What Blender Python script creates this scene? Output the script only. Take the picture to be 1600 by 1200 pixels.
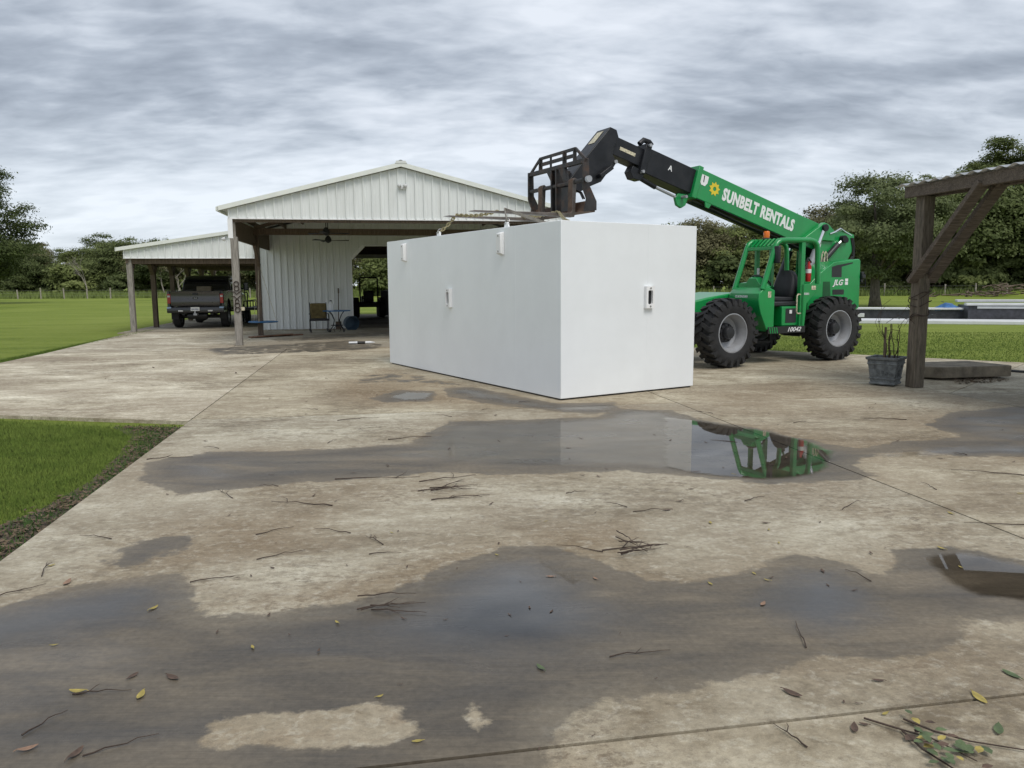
import bpy, bmesh, math, random
import numpy as np
from mathutils import Vector, Matrix
random.seed(7); np.random.seed(7)
for _o in list(bpy.data.objects): bpy.data.objects.remove(_o)
scene = bpy.context.scene
COL = scene.collection
R = math.radians
# ------------------------------------------------------------------ camera
cd = bpy.data.cameras.new('camera'); camera = bpy.data.objects.new('camera', cd); COL.objects.link(camera)
cd.sensor_width = 36; cd.lens = 27.05; cd.clip_start = .05; cd.clip_end = 3000
_P = math.atan(157/1202.); _R = R(.35)
_fw = Vector((0, math.cos(_P), -math.sin(_P))); _u0 = Vector((0, math.sin(_P), math.cos(_P))); _r0 = Vector((1, 0, 0))
_rt = _r0*math.cos(_R) - _u0*math.sin(_R); _up = _u0*math.cos(_R) + _r0*math.sin(_R)
_m = Matrix((_rt, _up, -_fw)).transposed().to_4x4(); _m.translation = (0, 0, 1.6)
camera.matrix_world = _m
scene.camera = camera
# ------------------------------------------------------------------ sky and sun
SUN_EL, SUN_AZ = 56, 150            # azimuth clockwise from +Y
w = bpy.data.worlds.new('World'); scene.world = w; w.use_nodes = True
nt = w.node_tree; nt.nodes.clear()
def N(t, typ, **k):
    n = t.nodes.new(typ)
    for a, v in k.items(): setattr(n, a, v)
    return n
def lk(t, a, b): t.links.new(a, b)
def mathn(t, op, a, b=None, clamp=False):
    n = N(t, 'ShaderNodeMath', operation=op, use_clamp=clamp)
    for i, v in enumerate((a, b)):
        if v is None: continue
        if isinstance(v, (int, float)): n.inputs[i].default_value = v
        else: lk(t, v, n.inputs[i])
    return n.outputs[0]
def noise(t, vec, scale, detail=4, rough=.55, dist=0):
    n = N(t, 'ShaderNodeTexNoise'); n.inputs['Scale'].default_value = scale; n.inputs['Detail'].default_value = detail
    n.inputs['Roughness'].default_value = rough; n.inputs['Distortion'].default_value = dist
    if vec is not None: lk(t, vec, n.inputs['Vector'])
    return n.outputs['Fac']
def ramp(t, fac, stops):
    n = N(t, 'ShaderNodeValToRGB'); e = n.color_ramp.elements
    while len(e) < len(stops): e.new(.5)
    for i, (p, c) in enumerate(stops):
        e[i].position = p; e[i].color = (c, c, c, 1) if isinstance(c, (int, float)) else (*c, 1)
    lk(t, fac, n.inputs['Fac']); return n.outputs['Color']
def mixc(t, fac, a, b, mode='MIX'):
    n = N(t, 'ShaderNodeMix', data_type='RGBA', blend_type=mode)
    for s, v in ((n.inputs[0], fac), (n.inputs[6], a), (n.inputs[7], b)):
        if isinstance(v, (int, float)): s.default_value = v
        elif isinstance(v, tuple): s.default_value = (*v, 1)
        else: lk(t, v, s)
    return n.outputs[2]
def mapping(t, vec, scale=(1, 1, 1), rot=(0, 0, 0), loc=(0, 0, 0)):
    n = N(t, 'ShaderNodeMapping'); n.inputs['Scale'].default_value = scale; n.inputs['Rotation'].default_value = rot; n.inputs['Location'].default_value = loc
    lk(t, vec, n.inputs['Vector']); return n.outputs[0]
tc = N(nt, 'ShaderNodeTexCoord'); sx = N(nt, 'ShaderNodeSeparateXYZ'); lk(nt, tc.outputs['Generated'], sx.inputs[0])
zz = mathn(nt, 'ADD', mathn(nt, 'MAXIMUM', sx.outputs[2], 0.0), .22)
cb = N(nt, 'ShaderNodeCombineXYZ'); lk(nt, mathn(nt, 'DIVIDE', sx.outputs[0], zz), cb.inputs[0]); lk(nt, mathn(nt, 'DIVIDE', sx.outputs[1], zz), cb.inputs[1])
pv = cb.outputs[0]
n1 = noise(nt, mapping(nt, pv, (.62, 1.15, 1), (0, 0, R(-16)), (3.3, 1.7, 0)), .9, 4, .5, .4)
n2 = noise(nt, mapping(nt, pv, (.85, 1.25, 1), (0, 0, R(-24)), (7.1, 4.2, 2)), 3.0, 6, .52, .35)
n3 = noise(nt, mapping(nt, pv, (.8, 1.7, 1), (0, 0, R(-30)), (1.1, 9.2, 5)), 9.5, 5, .5, .3)
cl = mathn(nt, 'ADD', mathn(nt, 'ADD', mathn(nt, 'MULTIPLY', n1, .50), mathn(nt, 'MULTIPLY', n2, .34)), mathn(nt, 'MULTIPLY', n3, .16))
ccol = ramp(nt, cl, [(.38, (.19, .215, .255)), (.455, (.285, .317, .365)), (.52, (.405, .44, .49)), (.60, (.535, .567, .615))])
# an overcast sky is brighter low down where one looks through the thin far edge of the deck
hz = ramp(nt, mathn(nt, 'MAXIMUM', sx.outputs[2], 0.0), [(0, .75), (.08, .40), (.20, 0.0)])
ccol = mixc(nt, hz, ccol, (.60, .65, .70))
sky = N(nt, 'ShaderNodeTexSky', sky_type='NISHITA'); sky.sun_disc = False
sky.sun_elevation = R(SUN_EL); sky.sun_rotation = R(SUN_AZ)
skc = mixc(nt, 1.0, sky.outputs[0], (.10, .10, .10), 'MULTIPLY')
bgc = mixc(nt, .93, skc, ccol)
bg = N(nt, 'ShaderNodeBackground'); bg.inputs['Strength'].default_value = 1.0; lk(nt, bgc, bg.inputs[0])
wo = N(nt, 'ShaderNodeOutputWorld'); lk(nt, bg.outputs[0], wo.inputs[0])
sl = bpy.data.lights.new('sun', 'SUN'); sl.energy = 1.35; sl.angle = R(28); sl.color = (1, .96, .90)
so = bpy.data.objects.new('sun', sl); COL.objects.link(so)
_sd = Vector((math.sin(R(SUN_AZ))*math.cos(R(SUN_EL)), math.cos(R(SUN_AZ))*math.cos(R(SUN_EL)), math.sin(R(SUN_EL))))
so.rotation_euler = _sd.to_track_quat('Z', 'Y').to_euler(); so.location = (10, -20, 40)
vs = scene.view_settings; vs.view_transform = 'Standard'; vs.look = 'None'; vs.gamma = 1; vs.exposure = 0.66; vs.use_curve_mapping = False
# ------------------------------------------------------------------ mesh helpers
class MB:
    def __init__(s): s.v = []; s.f = []
    def add(s, v, f):
        b = len(s.v); s.v += [tuple(p) for p in v]; s.f += [tuple(i+b for i in q) for q in f]; return s
    def box(s, c, d, rz=0, rx=0, ry=0):
        m = Matrix.Rotation(rz, 3, 'Z') @ Matrix.Rotation(ry, 3, 'Y') @ Matrix.Rotation(rx, 3, 'X'); c = Vector(c)
        v = [c + m @ Vector((x*d[0]/2, y*d[1]/2, z*d[2]/2)) for x in (-1, 1) for y in (-1, 1) for z in (-1, 1)]
        return s.add(v, [(0, 1, 3, 2), (4, 6, 7, 5), (0, 4, 5, 1), (2, 3, 7, 6), (0, 2, 6, 4), (1, 5, 7, 3)])
    def bx(s, a, b): # box from corner to corner
        return s.box([(a[i]+b[i])/2 for i in range(3)], [abs(b[i]-a[i]) for i in range(3)])
    def bar(s, p, q, w, h, up=(0, 0, 1)): # rectangular bar from p to q
        p, q = Vector(p), Vector(q); z = (q-p).normalized(); x = Vector(up).cross(z)
        if x.length < 1e-4: x = Vector((1, 0, 0)).cross(z)
        x.normalize(); y = z.cross(x)
        v = [e + x*(a*w/2) + y*(b*h/2) for e in (p, q) for a, b in ((-1, -1), (1, -1), (1, 1), (-1, 1))]
        return s.add(v, [(3, 2, 1, 0), (4, 5, 6, 7)] + [(i, (i+1) % 4, (i+1) % 4+4, i+4) for i in range(4)])
    def tube(s, pts, r, n=8, cap=True):
        pts = [Vector(p) for p in pts]; rs = r if isinstance(r, (list, tuple)) else [r]*len(pts); rings = []; ref = None
        for i, p in enumerate(pts):
            t = (pts[min(i+1, len(pts)-1)] - pts[max(i-1, 0)]).normalized()
            if ref is None: ref = Vector((0, 0, 1)) if abs(t.z) < .9 else Vector((1, 0, 0))
            x = (ref - t*ref.dot(t)).normalized(); y = t.cross(x); ref = x
            rings.append([p + (x*math.cos(2*math.pi*k/n) + y*math.sin(2*math.pi*k/n))*rs[i] for k in range(n)])
        f = [(i*n+k, i*n+(k+1) % n, (i+1)*n+(k+1) % n, (i+1)*n+k) for i in range(len(pts)-1) for k in range(n)]
        if cap: f += [tuple(reversed(range(n))), tuple(range((len(pts)-1)*n, len(pts)*n))]
        return s.add([q for g in rings for q in g], f)
    def cyl(s, p, q, r, n=16, r2=None): return s.tube([p, q], [r, r if r2 is None else r2], n)
    def prism(s, prof, a, b, axis='y'): # polygon in the plane across axis, from a to b
        def P(u, w, t): return (u, t, w) if axis == 'y' else ((t, u, w) if axis == 'x' else (u, w, t))
        n = len(prof); v = [P(u, w, a) for u, w in prof] + [P(u, w, b) for u, w in prof]
        return s.add(v, [tuple(range(n)), tuple(reversed(range(n, 2*n)))] + [(i, i+n, (i+1) % n+n, (i+1) % n) for i in range(n)])
    def lathe(s, prof, n=32, axis='y', c=(0, 0, 0), closed=True): # prof: (radius, position along the axis)
        v = []
        for r, h in prof:
            for k in range(n):
                a = 2*math.pi*k/n; x, y = r*math.cos(a), r*math.sin(a)
                q = (x, h, y) if axis == 'y' else ((h, x, y) if axis == 'x' else (x, y, h))
                v.append((q[0]+c[0], q[1]+c[1], q[2]+c[2]))
        m = len(prof); f = [(i*n+k, i*n+(k+1) % n, (i+1)*n+(k+1) % n, (i+1)*n+k) for i in range(m-1) for k in range(n)]
        if closed: f += [tuple(range(n)), tuple(reversed(range((m-1)*n, m*n)))]
        return s.add(v, f)
    def loft(s, secs, cap=True): # list of equal-length closed sections
        n = len(secs[0]); f = [(i*n+k, i*n+(k+1) % n, (i+1)*n+(k+1) % n, (i+1)*n+k) for i in range(len(secs)-1) for k in range(n)]
        if cap: f += [tuple(reversed(range(n))), tuple(range((len(secs)-1)*n, len(secs)*n))]
        return s.add([p for g in secs for p in g], f)
    def mesh(s, name):
        me = bpy.data.meshes.new(name); me.from_pydata(s.v, [], s.f)
        bm = bmesh.new(); bm.from_mesh(me); bmesh.ops.recalc_face_normals(bm, faces=bm.faces); bm.to_mesh(me); bm.free()
        return me
    def build(s, name, m, parent=None, bev=0, smooth=35, loc=None, rz=0):
        me = s.mesh(name); o = bpy.data.objects.new(name, me); COL.objects.link(o)
        if m: me.materials.append(m)
        if smooth:
            me.shade_smooth(); me.set_sharp_from_angle(angle=R(smooth))
        if bev:
            b = o.modifiers.new('bevel', 'BEVEL'); b.width = bev; b.segments = 2; b.limit_method = 'ANGLE'; b.angle_limit = R(40); b.harden_normals = False
        if parent: o.parent = parent
        if loc is not None: o.location = loc
        if rz: o.rotation_euler.z = rz
        return o
def empty(name, loc=(0, 0, 0), rz=0, parent=None):
    o = bpy.data.objects.new(name, None); COL.objects.link(o); o.location = loc; o.rotation_euler.z = rz; o.empty_display_size = .2
    if parent: o.parent = parent
    return o
def tag(o, label, cat, group=None, kind=None):
    o['label'] = label
    if cat: o['category'] = cat
    if group: o['group'] = group
    if kind: o['kind'] = kind
    return o
def copy_tree(o, parent=None):
    c = o.copy(); COL.objects.link(c); c.parent = parent
    for ch in o.children: copy_tree(ch, c)
    return c
def text(body, size, m, parent, name='lettering', bold=0, shear=0, xs=1, depth=.002, spacing=1):
    cu = bpy.data.curves.new(name, 'FONT'); cu.body = body; cu.size = size; cu.offset = bold*size; cu.shear = shear; cu.extrude = depth
    cu.align_x = 'CENTER'; cu.align_y = 'CENTER'; cu.space_character = spacing; cu.resolution_u = 3
    t = bpy.data.objects.new(name, cu); COL.objects.link(t); bpy.context.view_layer.update()
    me = bpy.data.meshes.new_from_object(t.evaluated_get(bpy.context.evaluated_depsgraph_get()))
    bpy.data.objects.remove(t); me.materials.clear(); me.materials.append(m)
    for v in me.vertices: v.co.x *= xs
    o = bpy.data.objects.new(name, me); COL.objects.link(o); o.parent = parent; return o
def frame(o, x, y, loc): # orient o so its local X is x, its local Y is y
    x = Vector(x).normalized(); y = Vector(y).normalized(); z = x.cross(y); y = z.cross(x)
    m = Matrix((x, y, z)).transposed().to_4x4(); m.translation = loc; o.matrix_local = m; return o
# ------------------------------------------------------------------ materials
def newmat(name):
    m = bpy.data.materials.new(name); m.use_nodes = True; t = m.node_tree; b = t.nodes['Principled BSDF']; return m, t, b
def mat(name, c, rough=.5, metal=0, var=.12, vs=3, bump=0, bs=80, dirt=0, dcol=(.10, .075, .05), ds=2.5, spec=.5, coat=0, stretch=(1, 1, 1), rv=.1):
    m, t, b = newmat(name); tcn = N(t, 'ShaderNodeTexCoord'); ob = tcn.outputs['Object']
    mp = mapping(t, ob, stretch)
    nf = noise(t, mp, vs, 5, .6)
    lo = tuple(max(0, x*(1-2*var)) for x in c); hi = tuple(min(1, x*(1+2*var)) for x in c)
    col = ramp(t, nf, [(.25, lo), (.75, hi)])
    if dirt:
        dn = noise(t, mp, ds, 7, .68, .3)
        col = mixc(t, mathn(t, 'MULTIPLY', ramp(t, dn, [(.48, 0.0), (.72, 1.0)]), dirt), col, dcol)
    lk(t, col, b.inputs['Base Color'])
    lk(t, mathn(t, 'ADD', mathn(t, 'MULTIPLY', noise(t, mp, vs*2.3, 5), rv*2), rough-rv), b.inputs['Roughness'])
    b.inputs['Metallic'].default_value = metal; b.inputs['Specular IOR Level'].default_value = spec; b.inputs['Coat Weight'].default_value = coat
    b.inputs['Coat Roughness'].default_value = .12
    if bump:
        bn = N(t, 'ShaderNodeBump'); bn.inputs['Strength'].default_value = bump; bn.inputs['Distance'].default_value = .02
        lk(t, noise(t, mp, bs, 6, .65), bn.inputs['Height']); lk(t, bn.outputs[0], b.inputs['Normal'])
    return m
M = {}
M['white_paint'] = mat('white_paint', (.82, .845, .86), .30, var=.02, vs=1.2, rv=.05, dirt=.06, dcol=(.55, .55, .53), ds=1.1, bump=.02, bs=3)
M['white_trim'] = mat('white_trim', (.82, .82, .82), .4, var=.03)
M['bolt'] = mat('bolt', (.35, .34, .32), .4, .8)
M['slot_black'] = mat('slot_black', (.012, .013, .016), .35)
M['siding'] = mat('siding', (.74, .76, .745), .45, var=.03, vs=1.5, dirt=.22, dcol=(.40, .40, .36), ds=1.2, stretch=(2.5, 2.5, .35))
M['roof_metal'] = mat('roof_metal', (.70, .715, .69), .42, var=.04, vs=1, dirt=.15, dcol=(.42, .41, .36))
M['trim_cream'] = mat('trim_cream', (.74, .76, .71), .45, var=.03)
M['grey_wood'] = mat('grey_wood', (.27, .25, .22), .85, var=.28, vs=9, stretch=(6, 6, .5), bump=.5, bs=14, dirt=.5, dcol=(.10, .085, .07), ds=3)
M['brown_wood'] = mat('brown_wood', (.125, .092, .066), .85, var=.3, vs=9, stretch=(6, 6, .5), bump=.4, bs=14, dirt=.4, dcol=(.05, .04, .03))
M['beam_wood'] = mat('beam_wood', (.135, .108, .084), .85, var=.32, vs=8, stretch=(.6, 6, 6), bump=.6, bs=16, dirt=.6, dcol=(.035, .028, .022), ds=2)
M['post_wood'] = mat('post_wood', (.140, .115, .086), .85, var=.32, vs=8, stretch=(6, 6, .6), bump=.6, bs=16, dirt=.6, dcol=(.05, .048, .025), ds=2)
M['green_paint'] = mat('green_paint', (.004, .27, .062), .34, var=.10, vs=2, dirt=.28, dcol=(.04, .13, .05), coat=.35, ds=4)
M['black_steel'] = mat('black_steel', (.010, .011, .014), .42, var=.25, vs=4, dirt=.22, dcol=(.045, .04, .034), ds=4, spec=.35)
M['worn_steel'] = mat('worn_steel', (.028, .026, .026), .5, .2, var=.3, vs=4, dirt=.75, dcol=(.11, .055, .030), ds=5, bump=.15)
M['rust_steel'] = mat('rust_steel', (.10, .058, .035), .65, .1, var=.35, vs=7, dirt=.6, dcol=(.03, .025, .022), ds=6, bump=.2)
M['fork_steel'] = mat('fork_steel', (.16, .14, .125), .42, .6, var=.25, vs=5, dirt=.5, dcol=(.08, .05, .03), ds=5)
M['chrome'] = mat('chrome', (.75, .76, .78), .18, 1.0, var=.04)
M['rubber'] = mat('rubber', (.020, .020, .021), .72, var=.3, vs=6, dirt=.45, dcol=(.06, .052, .043), ds=4, bump=.2)
M['rim_grey'] = mat('rim_grey', (.36, .37, .39), .42, .25, var=.08, dirt=.4, dcol=(.16, .15, .14), ds=4)
M['decal_white'] = mat('decal_white', (.80, .80, .80), .4, var=.03)
M['decal_yellow'] = mat('decal_yellow', (.72, .56, .03), .4, var=.04)
M['decal_pale'] = mat('decal_pale', (.55, .50, .36), .5, var=.35, vs=30)
M['decal_black'] = mat('decal_black', (.015, .015, .016), .4)
M['red'] = mat('red', (.42, .015, .012), .3, var=.08)
M['seat_black'] = mat('seat_black', (.022, .023, .027), .55, var=.2, vs=6, bump=.1)
M['black_plastic'] = mat('black_plastic', (.02, .021, .024), .45, var=.2)
M['hose'] = mat('hose', (.014, .014, .015), .5)
M['chain'] = mat('chain', (.42, .36, .20), .38, .75, var=.3, vs=20, dirt=.4, dcol=(.12, .07, .03), ds=20)
M['iron'] = mat('iron', (.045, .030, .022), .7, .3, var=.3, vs=12)
M['cushion_olive'] = mat('cushion_olive', (.15, .115, .045), .9, var=.2, vs=10, bump=.2)
M['blue_paint'] = mat('blue_paint', (.035, .16, .36), .45, var=.15)
M['bottle_white'] = mat('bottle_white', (.72, .73, .73), .4, var=.03)
M['truck_grey'] = mat('truck_grey', (.072, .070, .069), .30, .55, var=.05, coat=.5, dirt=.1)
M['truck_dark'] = mat('truck_dark', (.018, .018, .022), .22, .2, var=.1, coat=.5)
M['glass_dark'] = mat('glass_dark', (.008, .009, .011), .06, var=.1)
M['light_red'] = mat('light_red', (.40, .012, .014), .18, var=.05, coat=.6)
M['light_clear'] = mat('light_clear', (.62, .62, .62), .15, var=.05)
M['light_amber'] = mat('light_amber', (.75, .17, .015), .25, var=.08)
M['plate'] = mat('plate', (.66, .66, .64), .4)
M['stone_grey'] = mat('stone_grey', (.14, .152, .155), .75, var=.25, vs=14, bump=.5, bs=40, dirt=.4, dcol=(.05, .055, .055), ds=9)
M['slab_stone'] = mat('slab_stone', (.20, .17, .125), .85, var=.25, vs=5, bump=.4, bs=30, dirt=.7, dcol=(.055, .048, .035), ds=3)
M['pool_white'] = mat('pool_white', (.62, .63, .64), .6, var=.04, dirt=.12, dcol=(.4, .38, .34))
M['pool_tile'] = mat('pool_tile', (.045, .045, .055), .5, var=.3, vs=6)
M['tarp_blue'] = mat('tarp_blue', (.025, .11, .28), .4, var=.25, vs=3)
M['soil'] = mat('soil', (.075, .058, .040), .95, var=.3, vs=12, bump=.6, bs=40)
M['bark'] = mat('bark', (.10, .085, .068), .95, var=.3, vs=6, stretch=(3, 3, .6), bump=.6, bs=12)
M['dead_wood'] = mat('dead_wood', (.30, .27, .23), .9, var=.2, vs=4)
M['twig'] = mat('twig', (.055, .036, .026), .8, var=.3, vs=15)
M['hay'] = mat('hay', (.36, .30, .19), .95, var=.25, vs=8, bump=.5)
M['tin'] = mat('tin', (.58, .59, .60), .4, .4, var=.12, dirt=.4, dcol=(.25, .2, .15))
def leafmat(name, a, b, sc=.6, trans=.32, rough=.6, upn=0):
    m, t, bs = newmat(name); tcn = N(t, 'ShaderNodeTexCoord'); oi = N(t, 'ShaderNodeObjectInfo')
    f = mathn(t, 'ADD', mathn(t, 'MULTIPLY', noise(t, tcn.outputs['Object'], sc, 3, .6), .8), mathn(t, 'MULTIPLY', noise(t, tcn.outputs['Object'], sc*9, 2), .5))
    f = mathn(t, 'ADD', f, mathn(t, 'MULTIPLY', mathn(t, 'SUBTRACT', oi.outputs['Random'], .5), .35))
    c = ramp(t, f, [(.38, a), (.88, b)]); lk(t, c, bs.inputs['Base Color']); bs.inputs['Roughness'].default_value = rough
    bs.inputs['Specular IOR Level'].default_value = .15
    tr = N(t, 'ShaderNodeBsdfTranslucent'); lk(t, c, tr.inputs[0]); mx = N(t, 'ShaderNodeMixShader'); mx.inputs[0].default_value = trans
    if upn:   # thin blades scatter light like the turf as a whole
        ge = N(t, 'ShaderNodeNewGeometry'); vm = N(t, 'ShaderNodeMix', data_type='VECTOR'); vm.inputs[0].default_value = upn; lk(t, ge.outputs['Normal'], vm.inputs[4]); vm.inputs[5].default_value = (0, 0, 1)
        vn = N(t, 'ShaderNodeVectorMath', operation='NORMALIZE'); lk(t, vm.outputs[1], vn.inputs[0]); lk(t, vn.outputs[0], bs.inputs['Normal'])
    lk(t, bs.outputs[0], mx.inputs[1]); lk(t, tr.outputs[0], mx.inputs[2]); lk(t, mx.outputs[0], t.nodes['Material Output'].inputs[0]); return m
M['leaf_dark'] = leafmat('leaf_dark', (.060, .082, .028), (.185, .220, .085), .35)
M['leaf_mid'] = leafmat('leaf_mid', (.085, .112, .034), (.24, .275, .098), .35)
M['leaf_brown'] = leafmat('leaf_brown', (.10, .098, .050), (.25, .235, .125), .4)
M['leaf_oak'] = leafmat('leaf_oak', (.066, .088, .034), (.19, .222, .10), .5)
M['grass_blade'] = leafmat('grass_blade', (.085, .145, .020), (.19, .26, .050), 2.2, .2, .7, .75)
M['tall_grass'] = leafmat('tall_grass', (.11, .165, .035), (.22, .28, .08), .5, .2, .8, .7)
M['litter'] = leafmat('litter', (.055, .040, .028), (.26, .19, .125), 9, .1, .8)
M['weed'] = leafmat('weed', (.045, .095, .022), (.13, .21, .07), 3, .25)
M['leaf_yellow'] = mat('leaf_yellow', (.36, .285, .07), .6, var=.25, vs=30, dirt=.3, dcol=(.2, .1, .02), ds=40)
M['leaf_green'] = mat('leaf_green', (.085, .12, .045), .5, var=.25, vs=25)
M['leaf_dead'] = mat('leaf_dead', (.10, .062, .042), .75, var=.35, vs=25)
M['leaf_tan'] = mat('leaf_tan', (.28, .17, .11), .7, var=.2, vs=25, dirt=.4, dcol=(.2, .1, .06), ds=30)
# ------------------------------------------------------------------ lawn, driveway, water
TH = R(10); CU, SU = math.cos(TH), math.sin(TH)      # the yard is laid out square to the barn, 10 degrees off the camera
def uv2w(u, v): return (u*CU - v*SU, u*SU + v*CU)
def w2uv(x, y): return (x*CU + y*SU, -x*SU + y*CU)
def sdf(poly, X, Y): # signed distance, positive inside
    P = np.array(poly, float); n = len(P); d = np.full(X.shape, 1e9); ins = np.zeros(X.shape, bool)
    for i in range(n):
        a, b = P[i], P[(i+1) % n]; e = b-a; l2 = max(e@e, 1e-12)
        t = np.clip(((X-a[0])*e[0] + (Y-a[1])*e[1])/l2, 0, 1)
        d = np.minimum(d, np.hypot(X-a[0]-t*e[0], Y-a[1]-t*e[1]))
        c = (a[1] > Y) != (b[1] > Y)
        if abs(e[1]) > 1e-12: ins ^= c & (X < (Y-a[1])/e[1]*e[0] + a[0])
    return np.where(ins, d, -d)
# damp outlines on the concrete: (outline, sharpness in m, strength)
DAMP = [
 ([(-2.827, 3.507), (-2.588, 3.702), (-2.482, 3.845), (-2.251, 4.042), (-1.866, 4.168), (-1.650, 3.791), (-1.476, 3.581), (-1.171, 3.606), (-0.788, 3.738), (-0.555, 3.944), (-0.376, 4.273), (-0.045, 4.516), (0.271, 4.592), (0.573, 4.177), (0.725, 4.013), (0.957, 3.964), (1.343, 4.096), (1.628, 4.397), (1.900, 4.235), (2.021, 3.992), (2.284, 4.419), (2.611, 4.526), (2.827, 4.431), (2.928, 4.238), (3.368, 3.882), (2.910, 3.327), (2.411, 3.455), (2.127, 3.487), (2.014, 3.276), (1.819, 3.146), (1.605, 3.103), (1.344, 3.135), (1.114, 3.026), (0.846, 2.926), (0.644, 2.830), (0.336, 2.764), (0.209, 2.712), (0.159, 2.596), (0.173, 2.373), (0.161, 2.072), (-2.096, 2.091), (-3.175, 3.282)], .05, 1.0),
 ([(-3.372, 6.891), (-2.919, 7.310), (-1.760, 7.393), (-1.045, 7.677), (-0.755, 8.915), (-0.003, 8.974), (1.002, 9.159), (1.302, 9.671), (2.030, 9.644), (2.186, 8.941), (2.694, 8.396), (3.122, 7.523), (3.344, 7.306), (3.859, 7.594), (4.602, 7.766), (4.659, 8.486), (5.346, 9.325), (6.588, 9.776), (7.569, 8.970), (5.655, 6.652), (4.675, 6.881), (4.114, 6.923), (3.894, 7.175), (3.396, 7.023), (3.011, 6.624), (3.038, 6.151), (2.581, 6.059), (2.035, 5.972), (1.578, 6.187), (0.980, 6.419), (-0.059, 6.334), (-0.553, 6.435), (-1.281, 6.235), (-2.140, 5.953), (-2.557, 5.740), (-3.116, 6.237)], .06, .95),
 ([(-1.094, 11.841), (-0.603, 11.968), (0.601, 10.227), (1.387, 10.309), (1.424, 9.666), (1.017, 9.296), (0.484, 9.602), (-0.171, 10.038), (-0.916, 10.880)], .05, .9),
 ([(-2.045, 10.803), (-1.762, 11.653), (-1.110, 11.483), (-1.093, 10.465), (-1.748, 10.377)], .05, .9),
 ([(-0.310, 5.743), (-0.165, 5.851), (-0.087, 4.954), (-0.276, 4.903)], .03, .55),
 ([(-2.466, 4.309), (-2.496, 4.740), (-2.246, 4.915), (-2.010, 5.132), (-1.842, 4.630), (-2.015, 4.301), (-2.109, 3.968), (-2.368, 4.063)], .12, .7),
 ([(-2.873, 12.227), (-2.755, 13.709), (-1.897, 14.171), (-0.846, 12.616), (0.608, 10.340), (-0.194, 11.512), (-1.655, 12.328)], .12, .5),
 ([(-8.148, 19.559), (-4.519, 22.659), (-3.260, 20.635), (-3.165, 19.009), (-4.973, 18.074), (-6.882, 17.552)], .15, .55),
 ([(-7.429, 22.907), (-4.028, 26.995), (-3.299, 24.860), (-6.572, 21.347)], .1, .5),
 ([(0.298, 2.435), (0.410, 2.459), (0.442, 2.388), (0.361, 2.273), (0.281, 2.290)], .01, .6),
]
DRY = [
 ([(-1.177, 2.570), (-1.109, 2.692), (-0.884, 2.742), (-0.600, 2.784), (-0.404, 2.796), (-0.376, 2.676), (-0.267, 2.600), (-0.454, 2.494), (-0.845, 2.461), (-1.119, 2.485)], .04, .8),
 ([(-0.218, 2.691), (-0.145, 2.825), (-0.059, 2.647), (-0.098, 2.528), (-0.174, 2.591)], .02, .8),
]
BROWN = [
 ([(-0.857, 4.085), (-0.398, 4.546), (0.247, 4.893), (0.816, 5.033), (0.785, 4.583), (0.504, 4.208), (0.073, 4.596), (-0.426, 4.032), (-0.780, 3.699), (-1.324, 3.593), (-1.511, 3.671)], .3, .8),
 ([(0.362, 4.261), (0.968, 4.009), (0.675, 3.924)], .1, .6),
 ([(-3.138, 6.455), (-1.882, 6.903), (-0.558, 6.504), (-0.197, 5.599), (-0.913, 5.289), (-1.973, 5.470)], .3, .45),
 ([(5.610, 9.509), (6.461, 9.009), (5.227, 7.251), (4.365, 7.579)], .3, .5),
 ([(-2.465, 4.111), (-2.583, 4.830), (-2.147, 5.315), (-1.126, 5.452), (-1.121, 4.617), (-1.531, 4.192), (-1.963, 4.103)], .35, .6),
 ([(-2.909, 12.387), (-2.466, 14.748), (-0.399, 11.883), (0.595, 10.117), (-0.858, 10.174), (-2.327, 10.633)], .25, .55),
 ([(-2.116, 2.987), (-1.331, 2.877), (0.143, 2.836), (0.086, 2.073), (-1.714, 2.088)], .2, .5),
 ([(0.180, 2.636), (0.615, 2.807), (0.876, 2.851), (0.448, 2.553), (0.211, 2.443)], .2, .45),
 ([(2.527, 10.736), (4.744, 12.858), (5.789, 11.111), (4.823, 9.539), (3.459, 9.117), (2.469, 9.152)], .4, .35),
 ([(2.342, 5.720), (3.033, 5.207), (3.047, 4.661), (2.352, 4.554), (2.131, 5.078)], .3, .4),
]
def smooth(x): x = np.clip(x, 0, 1); return x*x*(3-2*x)
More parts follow.
